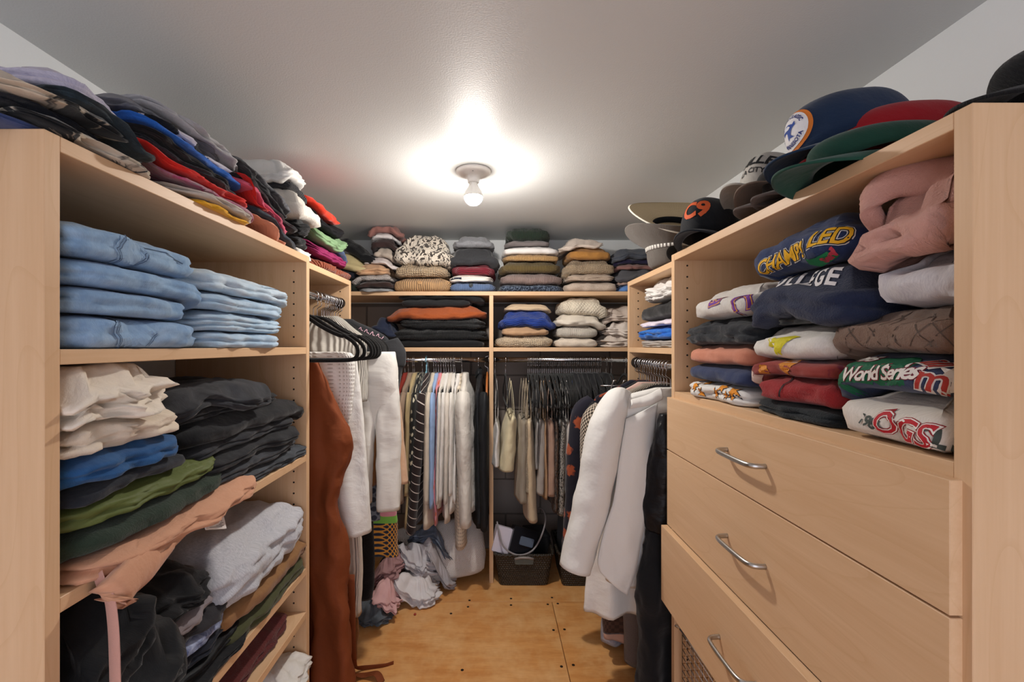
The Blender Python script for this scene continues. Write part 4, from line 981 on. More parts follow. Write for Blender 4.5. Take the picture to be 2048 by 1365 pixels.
# ------------------------------------------------------------ left side rod
HL = 'hangers on the left side rod'
hys = [1.30, 1.36, 1.455, 1.487, 1.525, 1.54, 1.552, 1.57, 1.585, 1.60, 1.62, 1.635, 1.66, 1.685]
for y in hys: hanger((RLX, y, RLZ), math.pi + 0.0, 'black velvet hanger with steel hook on the left side rod', HL)
def gl(name, label, cat, Y, z_or, keys, mat, k=3.0, seed=1, **kw):
    """single drape on the left/right rods; keys in pixels: (py, px left, px right, half thickness, ripple)"""
    K = []
    x0 = (keys[0][1] + keys[0][2]) / 2
    for (py, a, b, hb, rip) in keys:
        K.append((-(py - VY) / FPX * Y, ((a + b) / 2 - VX) / FPX * Y, (b - a) / 2 / FPX * Y, hb, 0, rip))
    o = drape(name, (0, Y, HC), XV, YV, K, mat, None, seed=seed, k=k, **kw)
    c = Vector((K[0][1], Y, HC + K[0][0])); rebase(o, c); tag(o, label, cat); return o
# rust jumpsuit with sash
M_rust = cloth('smooth', '7A3E20', sc=1.2, rough=.75)
js = empty('hanging_jumpsuit', (-.58, 1.34, .02), 'rust brown jumpsuit with a trailing sash beside the jeans unit', 'jumpsuit')
def pdrape(parent, nm, Y, keys, mat, **kw):
    K = [(-(py - VY) / FPX * Y, ((a + b) / 2 - VX) / FPX * Y, (b - a) / 2 / FPX * Y, hb, dn, rip) for (py, a, b, hb, dn, rip) in keys]
    return drape(nm, (0, Y, HC), XV, YV, K, mat, parent, **kw)
pdrape(js, 'body', 1.36, [(722, 606, 632, .02, 0, .002), (760, 600, 652, .03, 0, .006), (820, 596, 680, .042, 0, .012), (872, 594, 702, .05, -.01, .016), (905, 600, 700, .046, 0, .018), (960, 604, 686, .042, 0, .02), (1020, 608, 680, .04, .01, .02), (1100, 610, 690, .042, .015, .022), (1200, 620, 696, .044, .02, .024), (1300, 622, 702, .045, .02, .024), (1395, 616, 714, .05, .02, .024)], M_rust, k=3.2, seed=4, wr=.011, N=80)
pdrape(js, 'leg', 1.43, [(1010, 600, 662, .04, .05, .012), (1180, 606, 660, .045, .05, .018), (1380, 600, 664, .05, .05, .02)], M_rust, k=4.0, seed=11, wr=.010)
ribbon('sash', [P(702, 1150, 1.42), P(704, 1240, 1.43), P(706, 1318, 1.45), (P(716, 1338, 1.52) + Vector((0, 0, .004))), Vector((-.40, 1.545, .004)), Vector((-.365, 1.56, .003))], .0015, .012, M_rust, js, side=(0, 1, .2))
ribbon('sash', [P(690, 1300, 1.42), P(702, 1345, 1.47), Vector((-.46, 1.50, .006)), Vector((-.41, 1.49, .02)), Vector((-.385, 1.47, .004))], .0015, .013, M_rust, js, side=(0, 0, 1))
gl('suede_strap', 'thin tan suede strap dangling beside the rust jumpsuit', 'strap', 1.50, 0, [(1195, 708, 716, .003, 0), (1230, 708, 716, .003, 0), (1270, 709, 716, .003, 0), (1325, 706, 713, .003, 0)], cloth('fleece', '8A5A30', '6E4522'), hem=False)
gl('hanging_skirt', 'white openwork knit skirt folded over a hanger bar', 'skirt', 1.435, 0, [(704, 606, 690, .014, .0), (712, 604, 706, .018, .002), (760, 606, 708, .016, .004), (830, 612, 702, .014, .006), (868, 634, 692, .010, .006)], cloth('eyelet', 'E4E1DC', 'B9B3AB', period=.010), k=3, seed=3, sqx=.5)
gl('hanging_skirt', 'white linen skirt hanging below the openwork knit', 'skirt', 1.46, 0, [(712, 610, 712, .018, .002), (800, 618, 722, .022, .006), (900, 640, 730, .026, .010), (980, 650, 736, .028, .012), (1066, 664, 741, .03, .014)], cloth('plain', 'E0DEDA', sc=1.4), k=4, seed=5, sqx=.55)
gl('hanging_dress', 'long cream ribbed dress ending below the linen skirt', 'dress', 1.50, 0, [(800, 640, 716, .02, .002), (950, 664, 718, .022, .006), (1100, 678, 722, .024, .008), (1230, 684, 723, .026, .009)], cloth('rib', 'DCCDBE', period=.010), k=5, seed=6, sqx=.6)
garment('hanging_sweater', 'white pleated sweater on the hangers behind the openwork skirt', 'sweater', (RLX, 1.52, RLZ), XV, YV, cloth('rib', 'DDD7CC', period=.010), .30, hb=.022, hw=.165, rip=.003, seed=2, neck=.06)
# wide white trousers
wt = empty('hanging_trousers', P(752, 708, 1.58), 'white wide-leg trousers folded over a hanger bar', 'trousers')
M_wt = cloth('smooth', 'DDDAD4', sc=.9, rough=.8)
pdrape(wt, 'waist', 1.575, [(704, 706, 790, .014, 0, 0), (712, 704, 792, .024, 0, .001), (760, 704, 796, .034, 0, .003), (815, 710, 799, .026, 0, .004), (860, 716, 797, .010, 0, .002)], M_wt, seed=7, sqx=.5)
pdrape(wt, 'leg', 1.575, [(770, 710, 756, .020, 0, .003), (850, 714, 753, .026, 0, .006), (930, 718, 746, .026, 0, .008), (1008, 716, 742, .026, .01, .008)], M_wt, seed=8, k=2)
pdrape(wt, 'leg', 1.57, [(760, 757, 796, .018, 0, .002), (800, 756, 798, .024, 0, .003), (850, 752, 801, .028, 0, .006), (930, 754, 802, .03, 0, .008), (1018, 756, 801, .03, -.01, .009)], M_wt, seed=9, k=2)
gl('hanging_trousers', 'peach beige trousers behind the white wide-leg pair', 'trousers', 1.62, 0, [(712, 720, 790, .016, .001), (800, 740, 800, .022, .003), (880, 760, 808, .024, .005), (966, 770, 816, .026, .006)], cloth('plain', 'CFA98A'), seed=10, sqx=.6)
gl('hanging_jacket', 'tawny suede jacket between the white trouser legs', 'jacket', 1.60, 0, [(720, 700, 776, .016, .001), (850, 718, 762, .024, .004), (970, 724, 752, .024, .005)], cloth('fleece', '8E5A2C', '714420'), seed=11)
gl('hanging_skirt', 'slate skirt with pale ring pattern above the honeycomb skirt', 'skirt', 1.655, 0, [(860, 722, 760, .018, .002), (960, 724, 758, .02, .004), (1040, 724, 760, .02, .004)], cloth('hex', '6C7684', '333A48', period=.030), seed=12)
hs = empty('hanging_skirt', P(760, 1026, 1.68), 'honeycomb print skirt with a pink and green waistband', 'skirt')
hy = 1.68
pdrape(hs, 'panel', hy, [(1042, 722, 794, .018, 0, .001), (1050, 721, 794, .02, 0, .002), (1080, 721, 797, .022, 0, .003), (1110, 722, 799, .022, 0, .004)], cloth('hex', 'C48A3A', '232A3C', period=.018), seed=13, sqx=.45)
pdrape(hs, 'green_band', hy, [(1029, 724, 792, .019, 0, 0), (1036, 723, 793, .0205, 0, .001), (1044, 722, 794, .0205, 0, .001)], cloth('plain', '76B04A'), seed=13, hem=False, sqx=.45)
pdrape(hs, 'pink_band', hy, [(1020, 725, 791, .018, 0, 0), (1024, 724, 792, .020, 0, .001), (1030, 724, 792, .020, 0, .001)], cloth('plain', 'D08C98'), seed=13, hem=False, sqx=.45)
gl('hanging_dress', 'black velvet dress hanging under the honeycomb skirt', 'dress', 1.66, 0, [(900, 700, 740, .018, .002), (1100, 712, 748, .02, .006), (1195, 714, 746, .02, .008)], cloth('fleece', '121215', '08080A'), seed=14)
g = garment('hanging_jacket', 'charcoal jacket with pink stitched lettering, farthest on the left side rod', 'jacket', (RLX, 1.69, RLZ), XV, YV, cloth('plain', '2C2D30'), .40, hb=.026, hw=.205, seed=15, rip=.006, sleeves=.20, sl_r=.06)
GARMENTS['charjacket'] = g

# ------------------------------------------------------------ right side rod
HR = 'hangers on the right side rod'
for y in (1.40, 1.43, 1.455, 1.48, 1.50, 1.53, 1.55, 1.575, 1.60, 1.62, 1.65, 1.67): hanger((RRX, y, RRZ), 0.0, 'black hanger with steel hook on the right side rod', HR)
# white blazer
M_bl = cloth('smooth', 'DEDCD8', sc=.8, rough=.75)
bz = empty('hanging_blazer', (RRX, 1.38, RRZ - DROP), 'crisp white blazer hanging open beside the drawer cabinet', 'blazer')
by = 1.38
pdrape(bz, 'body', by, [(776, 1310, 1380, .016, 0, 0), (784, 1278, 1396, .02, 0, 0), (800, 1225, 1440, .028, 0, .001), (830, 1216, 1452, .042, 0, .002), (920, 1222, 1450, .05, 0, .004), (1020, 1216, 1450, .05, 0, .008), (1110, 1206, 1450, .048, 0, .010), (1160, 1210, 1452, .042, 0, .010)], M_bl, seed=21, k=1.6, sqx=.6, wr=.006)
sleeve(bz, [P(1262, 790, by + .01), P(1236, 800, by - .008), P(1214, 850, by - .02), P(1200, 920, by - .03), P(1184, 1000, by - .04), P(1166, 1070, by - .05), P(1150, 1138, by - .06)], [.006, .040, .054, .058, .056, .053, .050], [.010, .044, .058, .058, .054, .05, .046], M_bl, (1, 0, 0), 22, wr=.06, N=60)
# lapels and front panels
def panel(parent, nm, pts, thick, mat):
    """a cloth panel: quad strips from two pixel-space edges, each point (px, py, Y)"""
    A = smooth_path([tuple(P(*q)) for q in pts[0]], 26); Bq = smooth_path([tuple(P(*q)) for q in pts[1]], 26)
    s = np.linspace(0, 1, 12)[None, :, None]
    F = A[:, None] * (1 - s) + Bq[:, None] * s
    bow = np.sin(np.pi * s) * .010
    wn = fbm(F[..., 0] * 22, F[..., 2] * 14)[..., None] * .005
    F = F + np.array((0, -1.0, 0)) * (bow + wn)
    G = F + np.array((0, thick, 0))
    ring = np.concatenate([F, G[:, ::-1]], 1)
    UV = np.stack([ring[..., 0], ring[..., 2]], -1)
    return link(nm, grid_mesh(nm, ring, UV, True, True, True), mat, parent, True)
panel(bz, 'front_panel', [[(1252, 838, 1.33), (1240, 920, 1.31), (1228, 1000, 1.30), (1210, 1060, 1.29), (1196, 1120, 1.29), (1200, 1145, 1.29)], [(1316, 806, 1.33), (1308, 900, 1.32), (1296, 1000, 1.31), (1284, 1080, 1.30), (1272, 1140, 1.30), (1256, 1194, 1.29)]], .008, M_bl)
panel(bz, 'lapel', [[(1322, 776, 1.335), (1290, 792, 1.325), (1262, 800, 1.32)], [(1324, 800, 1.32), (1296, 812, 1.315), (1258, 818, 1.31)]], .005, M_bl)
gl('hanging_dress', 'white dress showing below the white blazer', 'dress', 1.45, 0, [(860, 1220, 1330, .02, .002), (1000, 1206, 1310, .026, .008), (1120, 1180, 1302, .03, .012), (1222, 1170, 1296, .032, .016)], cloth('plain', 'E2DED8'), k=4, seed=24, sqx=.6)
g = garment('hanging_blazer', 'houndstooth blazer behind the white one', 'blazer', (RRX, 1.50, RRZ), (-1, 0, 0), YV, cloth('check', 'B4A797', '3C352F', period=.006), .62, hb=.032, hw=.205, seed=25, sleeves=.55, sl_out=.05, sl_r=.05, rip=.006)
garment('hanging_blouse', 'blush pink blouse collar between the blazers', 'blouse', (RRX, 1.555, RRZ), (-1, 0, 0), YV, cloth('plain', 'C9A79C'), .58, hb=.02, hw=.19, seed=26)
garment('hanging_jacket', 'black jacket between the houndstooth and the dark floral one', 'jacket', (RRX, 1.585, RRZ), (-1, 0, 0), YV, cloth('plain', '1C1B1D'), .66, hb=.022, hw=.195, seed=27, sleeves=.5)
garment('hanging_dress', 'dark indigo dress with scattered orange blooms', 'dress', (RRX, 1.65, RRZ), (-1, 0, 0), YV, cloth('floral', '1B1A26', '9A4A2C', period=.085), .80, hb=.034, hw=.20, seed=28, sleeves=.60, sl_out=.09, sl_r=.055)
gl('hanging_dress', 'brown plaid dress hem below the white dress', 'dress', 1.57, 0, [(900, 1210, 1330, .02, .002), (1150, 1204, 1300, .024, .006), (1262, 1205, 1290, .026, .008)], cloth('check', '4E3428', '3A261D', period=.012), k=4, seed=29, sqx=.6)
gl('hanging_dress', 'blush pink dress hem under the brown plaid one', 'dress', 1.60, 0, [(900, 1215, 1330, .02, .002), (1150, 1208, 1310, .024, .006), (1276, 1206, 1300, .026, .010)], cloth('plain', 'C49C8A'), k=5, seed=30, sqx=.6)
gl('hanging_dress', 'grey-blue dress hem lowest behind the pink one', 'dress', 1.645, 0, [(900, 1215, 1330, .02, .002), (1150, 1206, 1310, .022, .006), (1284, 1203, 1306, .024, .012)], cloth('tiedye', '77798A', 'A5A3AB'), k=6, seed=31, sqx=.6)
gl('hanging_dress', 'taupe wool dress hem next to the black jumpsuit', 'dress', 1.52, 0, [(900, 1250, 1350, .02, .002), (1150, 1244, 1330, .024, .006), (1322, 1250, 1300, .028, .012)], cloth('fleece', '756A66', '5E5450'), k=4, seed=32, sqx=.7)
bj_ = empty('hanging_jumpsuit', P(1320, 830, 1.29), 'long black jumpsuit with a leather bodice against the cabinet', 'jumpsuit')
pdrape(bj_, 'bodice', 1.30, [(828, 1316, 1372, .02, 0, .001), (870, 1306, 1380, .028, 0, .004), (950, 1292, 1384, .034, 0, .008), (1020, 1288, 1386, .034, 0, .008), (1062, 1296, 1384, .028, 0, .006)], cloth('smooth', '17171A', sc=1.6, rough=.38), seed=33, k=4, wr=.009)
pdrape(bj_, 'skirt', 1.30, [(1040, 1296, 1380, .026, 0, .004), (1100, 1288, 1382, .034, 0, .010), (1185, 1272, 1384, .042, -.01, .016), (1270, 1276, 1384, .042, 0, .018), (1340, 1270, 1386, .045, 0, .02), (1420, 1262, 1392, .05, 0, .022)], cloth('plain', '16171A'), seed=34, k=3.4, wr=.010)
# ------------------------------------------------------------ flat prints, patches and stitching laid on surfaces
def bvh_of(o):
    me = o.data; off = parent_world(o)
    return BVHTree.FromPolygons([tuple(v.co + off) for v in me.vertices], [tuple(p.vertices) for p in me.polygons])
def hit_px(bv, px, py):
    d = P(px, py, 1.0) - Vector((0, 0, HC)); d.normalize()
    return bv.ray_cast(Vector((0, 0, HC)), d)
def surf_frame(bv, px, py, right0, ang=0.0, rad=14):
    c = hit_px(bv, px, py); 
    if c[0] is None: return None
    N = Vector((0, 0, 0))
    for dx in (-rad, 0, rad):
        for dy in (-rad, 0, rad):
            h = hit_px(bv, px + dx, py + dy)
            if h[0] is not None and (h[0] - c[0]).length < .08:
                n = h[1]; n = -n if n.dot(h[0] - Vector((0, 0, HC))) > 0 else n; N += n
    N.normalize(); r = Vector(right0); r = (r - N * r.dot(N)).normalized(); u = N.cross(r)
    ca, sa = math.cos(ang), math.sin(ang)
    return c[0], N, r * ca + u * sa, u * ca - r * sa
def text2d(s, size, bold=0.0, shear=0.0, space=1.0):
    cu = bpy.data.curves.new('txt', 'FONT'); cu.body = s; cu.size = size; cu.offset = bold; cu.shear = shear; cu.space_character = space
    cu.align_x = 'CENTER'; cu.align_y = 'CENTER'; cu.resolution_u = 3
    o = bpy.data.objects.new('txt', cu); me = bpy.data.meshes.new_from_object(o)
    bm = bmesh.new(); bm.from_mesh(me); bpy.data.objects.remove(o); bpy.data.curves.remove(cu); bpy.data.meshes.remove(me)
    return bm
def poly2d(pts):
    bm = bmesh.new(); bm.faces.new([bm.verts.new((x, y, 0)) for x, y in pts]); return bm
def line2d(pts, w):
    p = np.array(pts, float); t = np.gradient(p, axis=0); t /= np.linalg.norm(t, axis=1)[:, None] + 1e-9; n = np.stack([-t[:, 1], t[:, 0]], 1) * w / 2
    bm = bmesh.new(); a = [bm.verts.new((x, y, 0)) for x, y in p + n]; b = [bm.verts.new((x, y, 0)) for x, y in p - n]
    for i in range(len(p) - 1): bm.faces.new((a[i], b[i], b[i + 1], a[i + 1]))
    return bm
def disc2d(r, r0=0.0, n=40, c=(0, 0)):
    bm = bmesh.new(); A = [bm.verts.new((c[0] + r * math.cos(t), c[1] + r * math.sin(t), 0)) for t in np.linspace(0, 2 * math.pi, n, endpoint=False)]
    if r0 <= 0: bm.faces.new(A)
    else:
        B = [bm.verts.new((c[0] + r0 * math.cos(t), c[1] + r0 * math.sin(t), 0)) for t in np.linspace(0, 2 * math.pi, n, endpoint=False)]
        for i in range(n): bm.faces.new((A[i], A[(i + 1) % n], B[(i + 1) % n], B[i]))
    return bm
def join2d(*bms):
    out = bmesh.new()
    for b in bms:
        me = bpy.data.meshes.new('t'); b.to_mesh(me); b.free(); out.from_mesh(me); bpy.data.meshes.remove(me)
    return out
def warp(bm, f):
    for v in bm.verts: v.co.x, v.co.y = f(v.co.x, v.co.y)
    return bm
def decal(name, bv, frame, bm, mat, parent, off=.0012, maxe=.006, reach=.12):
    if frame is None: bm.free(); return None
    C, N, r, u = frame
    bmesh.ops.triangulate(bm, faces=bm.faces[:])
    for _ in range(5):
        es = [e for e in bm.edges if e.calc_length() > maxe]
        if not es: break
        bmesh.ops.subdivide_edges(bm, edges=es, cuts=1); bmesh.ops.triangulate(bm, faces=[f for f in bm.faces if len(f.verts) > 3])
    dead = []
    for v in bm.verts:
        q = C + r * v.co.x + u * v.co.y
        h = bv.ray_cast(q + N * reach, -N, reach * 2)
        if h[0] is None or abs((h[0] - q).dot(N)) > reach * .8: dead.append(v)
        else:
            n = h[1] if h[1].dot(N) > 0 else -h[1]
            v.co = h[0] + n * off
    bmesh.ops.delete(bm, geom=dead, context='VERTS')
    if not bm.faces: bm.free(); return None
    for f in bm.faces:
        f.normal_update()
        if f.normal.dot(N) < 0: f.normal_flip()
    me = bpy.data.meshes.new(name); bm.to_mesh(me); bm.free()
    return link(name, me, mat, parent)
def ink(col, rough=.75): return plain('ink_' + col, col, rough)
Rr = (0, -1, 0)        # reading direction on the right shelf
G = GARMENTS; BV = {k: bvh_of(o) for k, o in G.items() if o.type == 'MESH'}
def pr(key, px, py, bm, col, ang=0.0, off=.0012, name='print', right=Rr, rad=14, label=None, maxe=.006):
    o = decal(name, BV[key], surf_frame(BV[key], px, py, right, ang, rad), bm, ink(col) if isinstance(col, str) else col, G[key], off, maxe)
    if o is not None and label: o['label'] = label
    return o
# block letters on the oatmeal sweatshirt
for off, b, c in ((.0010, .0026, '8E1B22'), (.0014, .0016, 'E9E3DC'), (.0018, .0004, 'B31F2B')):
    pr('ogs', 1806, 858, text2d('OGS', .038, b, .12, 1.0), c, -.12, off, label='red outlined block letters' if b < .001 else None)
pr('ogs', 1738, 846, text2d('1981', .02, .0006, .1, .9), '3C4440', -.2)
pr('ogs', 1890, 880, text2d('S T.', .028, .0015, 0, .9), '3C4440', math.pi - .1)
# green and white script print
pr('seattle', 1742, 742, poly2d([(-.085, -.012), (-.06, .02), (.04, .03), (.055, .018), (.05, -.022), (-.05, -.03)]), '0F5A3C', -.05)
for off, b, c in ((.0016, .0022, '7A2436'), (.0022, .0008, 'DAD3CC')):
    pr('seattle', 1752, 748, text2d('World Series', .025, b * .7, .45, .85), c, .1, off)
    pr('seattle', 1725, 722, text2d('1995', .022, b, .45, .9), c, .12, off)
for off, b, c in ((.0016, .003, 'D8D2CC'), (.0022, .0008, 'A8342C')):
    pr('seattle', 1862, 760, text2d('m', .04, b*.7, .1), c, -.1, off)
    pr('seattle', 1868, 728, text2d('ill', .03, b, .5), c, -.3, off)
def star(r, k=.42, n=5, rot=0.0): return [(r * (1 if i % 2 == 0 else k) * math.sin(rot + math.pi * i / n), r * (1 if i % 2 == 0 else k) * math.cos(rot + math.pi * i / n)) for i in range(2 * n)]
pr('seattle', 1904, 750, poly2d(star(.014)), 'DAD3CC'); pr('seattle', 1908, 778, poly2d(star(.010, rot=.4)), 'DAD3CC')
# white block lettering
pr('college', 1598, 562, text2d('COLLEGE', .042, .0012, 0, 1.15), 'D6D2D4', -.12, rad=26)
# yellow slanted lettering
for off, b, c in ((.0012, .0044, 'D9D6D0'), (.0017, .0028, '1B1C22'), (.0022, .0008, 'E2AC1C')):
    pr('champs', 1560, 522, text2d('CHAMP!', .036, b * .7, .35, .95), c, .10, off, rad=9)
    pr('champs', 1652, 474, text2d('LED', .034, b * .7, .35, .95), c, .10, off, rad=9)
pr('champs', 1640, 520, poly2d([(-.03, 0), (-.01, .016), (.028, .006), (.03, -.012), (-.02, -.014)]), '157A46', .2, .0024)
pr('champs', 1656, 514, text2d('Seri', .02, .0012, .4), 'B8384A', .3, .003)
# purple and gold letters
for off, b, c in ((.0010, .0040, '6A2E8C'), (.0015, .0022, 'E2A33A'), (.0020, .0004, '6A2E8C')):
    pr('fcb', 1432, 602, text2d('E', .055, b), c, math.pi / 2 + .2, off); pr('fcb', 1478, 604, text2d('C', .06, b), c, -math.pi / 2 + .3, off)
# yellow bird
pr('bird', 1552, 690, poly2d([(x_ * .6, y_ * .5) for x_, y_ in [(-.045, .028), (-.038, .012), (-.042, -.002), (-.03, -.006), (-.012, -.004), (-.002, -.022), (.006, -.042), (.012, -.028), (.022, -.034), (.02, -.02), (.032, -.018), (.014, 0), (.004, .012), (.03, .03), (.06, .036), (.03, .042), (.0, .03), (-.012, .022), (-.02, .03), (-.03, .022)]]), 'C9BE1E', 0, label='yellow bird print')
# orange star bursts
for (x, y, r_, a_) in ((1390, 772, .017, .2), (1418, 768, .014, .6), (1445, 776, .016, .1), (1436, 788, .013, .9), (1466, 784, .020, .3), (1405, 788, .012, .5), (1455, 792, .011, 1.2)):
    pr('stars', x, y, poly2d(star(r_ * 1.18, .38, 5, a_)), '2A2A30'); pr('stars', x, y, poly2d(star(r_, .36, 5, a_)), 'D98A22', 0, .0018)
# maroon picture
for (x, y, pts, c) in ((1508, 756, star(.022, .6, 4), 'D9C7BE'), (1525, 742, star(.016, .7, 3), 'C9812A'), (1570, 730, star(.02, .8, 4), 'C9812A'), (1590, 722, star(.02, .6, 3), 'BFA49C')):
    pr('maroon', x, y, poly2d(pts), c)
# fleece zipper, quilting seams
pr('redzip', 1562, 772, line2d([(-.004, .03), (.0, .015), (.004, 0), (.004, -.015), (.002, -.03)], .003), '2A1416', 0, .0015, name='zipper')
for x in (1700, 1745, 1790, 1835, 1880):
    for s in (-1, 1):
        pr('quilt', x, 668, line2d([(-.022 * s, .030), (-.008 * s, .012), (.006 * s, -.006), (.022 * s, -.028)], .0014), '4A3A31', 0, .0006, name='seam')
# ---- jeans pockets and stitching
Rl = (0, 1, 0)
def pocket(key, px, py, w, h, ang, col, thread):
    o = pr(key, px, py, poly2d([(-w / 2, h / 2), (w / 2, h / 2), (w / 2, -h * .25), (0, -h / 2), (-w / 2, -h * .25)]), jd(*col), ang, .0016, name='pocket', right=Rl)
    for k2 in (.90, .80):
        pr(key, px, py, line2d([(-w / 2 * k2, h / 2 * .95), (-w / 2 * k2, -h * .25 * k2), (0, -h / 2 * k2), (w / 2 * k2, -h * .25 * k2), (w / 2 * k2, h / 2 * .95)], .0012), thread, ang, .0024, name='stitching', right=Rl)
pocket('jean1', 262, 672, .066, .062, -.75, ('7699C0', 'A9C4DE'), '3E5674')
pocket('jean4', 262, 512, .06, .055, -.6, ('7A9CC0', 'A9C4DC'), '3E5674')
pr('jean8', 545, 580, line2d([(-.05, .0), (0, .004), (.05, -.002)], .002), '6E879E', 0, .001, name='stitching', right=Rl)
pr('jean4', 330, 520, line2d([(-.06, .012), (0, .012), (.05, .004)], .0015), '3E5674', 0, .001, name='stitching', right=Rl)
pr('blackjean', 430, 830, line2d([(-.05, -.02), (-.02, -.012), (.02, .01), (.05, .03)], .004), '3A3B40', 0, .001, name='seam', right=Rl)
# ---- salmon trousers: care tag and hanging strap
pk = G['pinkpants']; M_tag = plain('tag_white', 'E2DEDC', .7)
tq = [P(404, 1040, .80), P(447, 1034, .86), P(452, 1058, .855), P(412, 1060, .795)]
n_ = (tq[1] - tq[0]).cross(tq[3] - tq[0]).normalized() * .0012
t_o = link('care_tag', mesh_raw('care_tag', [q + n_ for q in tq] + [q - n_ for q in tq], [(0, 1, 2, 3), (7, 6, 5, 4), (0, 4, 5, 1), (1, 5, 6, 2), (2, 6, 7, 3), (3, 7, 4, 0)]), M_tag, pk)
nrm = n_.normalized(); nrm = -nrm if nrm.dot(tq[0] - Vector((0, 0, HC))) > 0 else nrm
def tagpt(s, t): return (tq[0] * (1 - s) + tq[1] * s) * (1 - t) + (tq[3] * (1 - s) + tq[2] * s) * t + nrm * .0018
vs, fs = [], []
for i in range(16):
    s0 = .2 + i * .042; s1 = s0 + (.024 if i % 3 else .012); k0 = len(vs); vs += [tagpt(s0, .10), tagpt(s1, .10), tagpt(s1, .42), tagpt(s0, .42)]; fs.append((k0, k0 + 1, k0 + 2, k0 + 3))
for j in range(4):
    k0 = len(vs); t0 = .5 + j * .11; vs += [tagpt(.15, t0), tagpt(.88 - .1 * (j % 2), t0), tagpt(.88 - .1 * (j % 2), t0 + .045), tagpt(.15, t0 + .045)]; fs.append((k0, k0 + 1, k0 + 2, k0 + 3))
link('tag_print', mesh_raw('tag_print', vs, fs), ink('2E2C2C'), t_o)
ribbon('strap', [P(196, 1150, .575), P(204, 1172, .570), P(219, 1198, .568), P(226, 1250, .566), P(229, 1310, .566), P(231, 1400, .566)], .0014, .0105, cloth('plain', 'C29488'), pk, side=(.25, 1, 0))
link('cuff', sweep('cuff', smooth_path([P(340, 1092, .70), P(300, 1122, .655), P(262, 1152, .612), P(236, 1182, .582), P(222, 1206, .572)], 36), np.interp(np.linspace(0, 1, 36), [0, .3, .8, 1], [.012, .030, .034, .018]), np.interp(np.linspace(0, 1, 36), [0, .3, .8, 1], [.008, .018, .018, .008]), 22, side=(0, .6, .8), wr=.13, seed=8), cloth('plain', 'C99678', sc=1.6), pk, True)
link('drawstring', sweep('drawstring', smooth_path([P(300, 1120, .66), P(340, 1086, .70), P(380, 1052, .755), P(408, 1028, .80)], 40), .012, .008, 12, wr=.35, seed=3), cloth('plain', 'CB9A7C', sc=2), pk, True)
# ---- cardigan buttons and trims
def button(key, px, py, r, col):
    h = hit_px(BV[key], px, py)
    if h[0] is None: return
    n = h[1] if h[1].y < 0 else -h[1]
    M4 = Matrix.Translation(h[0]) @ n.to_track_quat('Z', 'Y').to_matrix().to_4x4()
    me = lathe('button', [(.0, .0028), (r * .5, .0026), (r * .75, .0034), (r, .003), (r * 1.02, .001), (r * .9, -.002)], 20); me.transform(M4)
    link('button', me, plain('button_' + col, col, .4), G[key], True)
button('beigecard', 839, 566, .0105, 'B08A60'); button('bluecard', 942, 571, .0105, '2A3034')
button('whitecard', 938, 554, .005, 'D8CFC0')
pr('whitecard', 910, 557, line2d([(-.03, -.004), (-.01, -.001), (.012, .0), (.03, .0)], .009), '1F2A3E', 0, .001, name='trim', right=(1, 0, 0))
# pale spiral of the rolled tan top
bvj = None
cj = G['charjacket']; bodyj = [c for c in cj.children if c.name.startswith('body')][0]; bvj = bvh_of(bodyj)
sl = [c for c in cj.children if c.name.startswith('sleeve')]
wig = [(x * .01 - .05, .006 * math.sin(x * 2.6) + .004 * math.sin(x * 5.1)) for x in np.linspace(0, 10, 90)]
decal('lettering', bvj, surf_frame(bvj, 742, 668, (1, 0, 0), -.35), line2d(wig, .0026), ink('CFA6B4'), cj, .002)

# hood of the dusty pink hoodie: rolled edge and pale lining
hp = G['pink']
def on(px, py, dz=.0):
    h = hit_px(BV['pink'], px, py); return (h[0] if h[0] is not None else P(px, py, .56)) + Vector((0, 0, dz))
q0 = on(1800, 440); 
link('hood', sweep('hood', smooth_path([q0 + Vector((.02, .05, .0)), q0 + Vector((.0, .045, .035)), q0 + Vector((.015, .02, .058)), q0 + Vector((.045, -.02, .05)), q0 + Vector((.05, -.055, .03)), q0 + Vector((.03, -.085, .012))], 46), np.interp(np.linspace(0, 1, 46), [0, .25, .6, 1], [.012, .018, .026, .03]), np.interp(np.linspace(0, 1, 46), [0, .25, .6, 1], [.010, .012, .02, .024]), 20, wr=.10, seed=5), G['pink'].data.materials[0], hp, True)
pr('pink', 1738, 462, poly2d([(-.055, -.02), (-.05, .012), (-.02, .032), (.03, .036), (.012, .012), (-.01, -.012), (-.03, -.03)]), cloth('plain', 'D8CCC6'), 0, .0015, name='hood_lining')
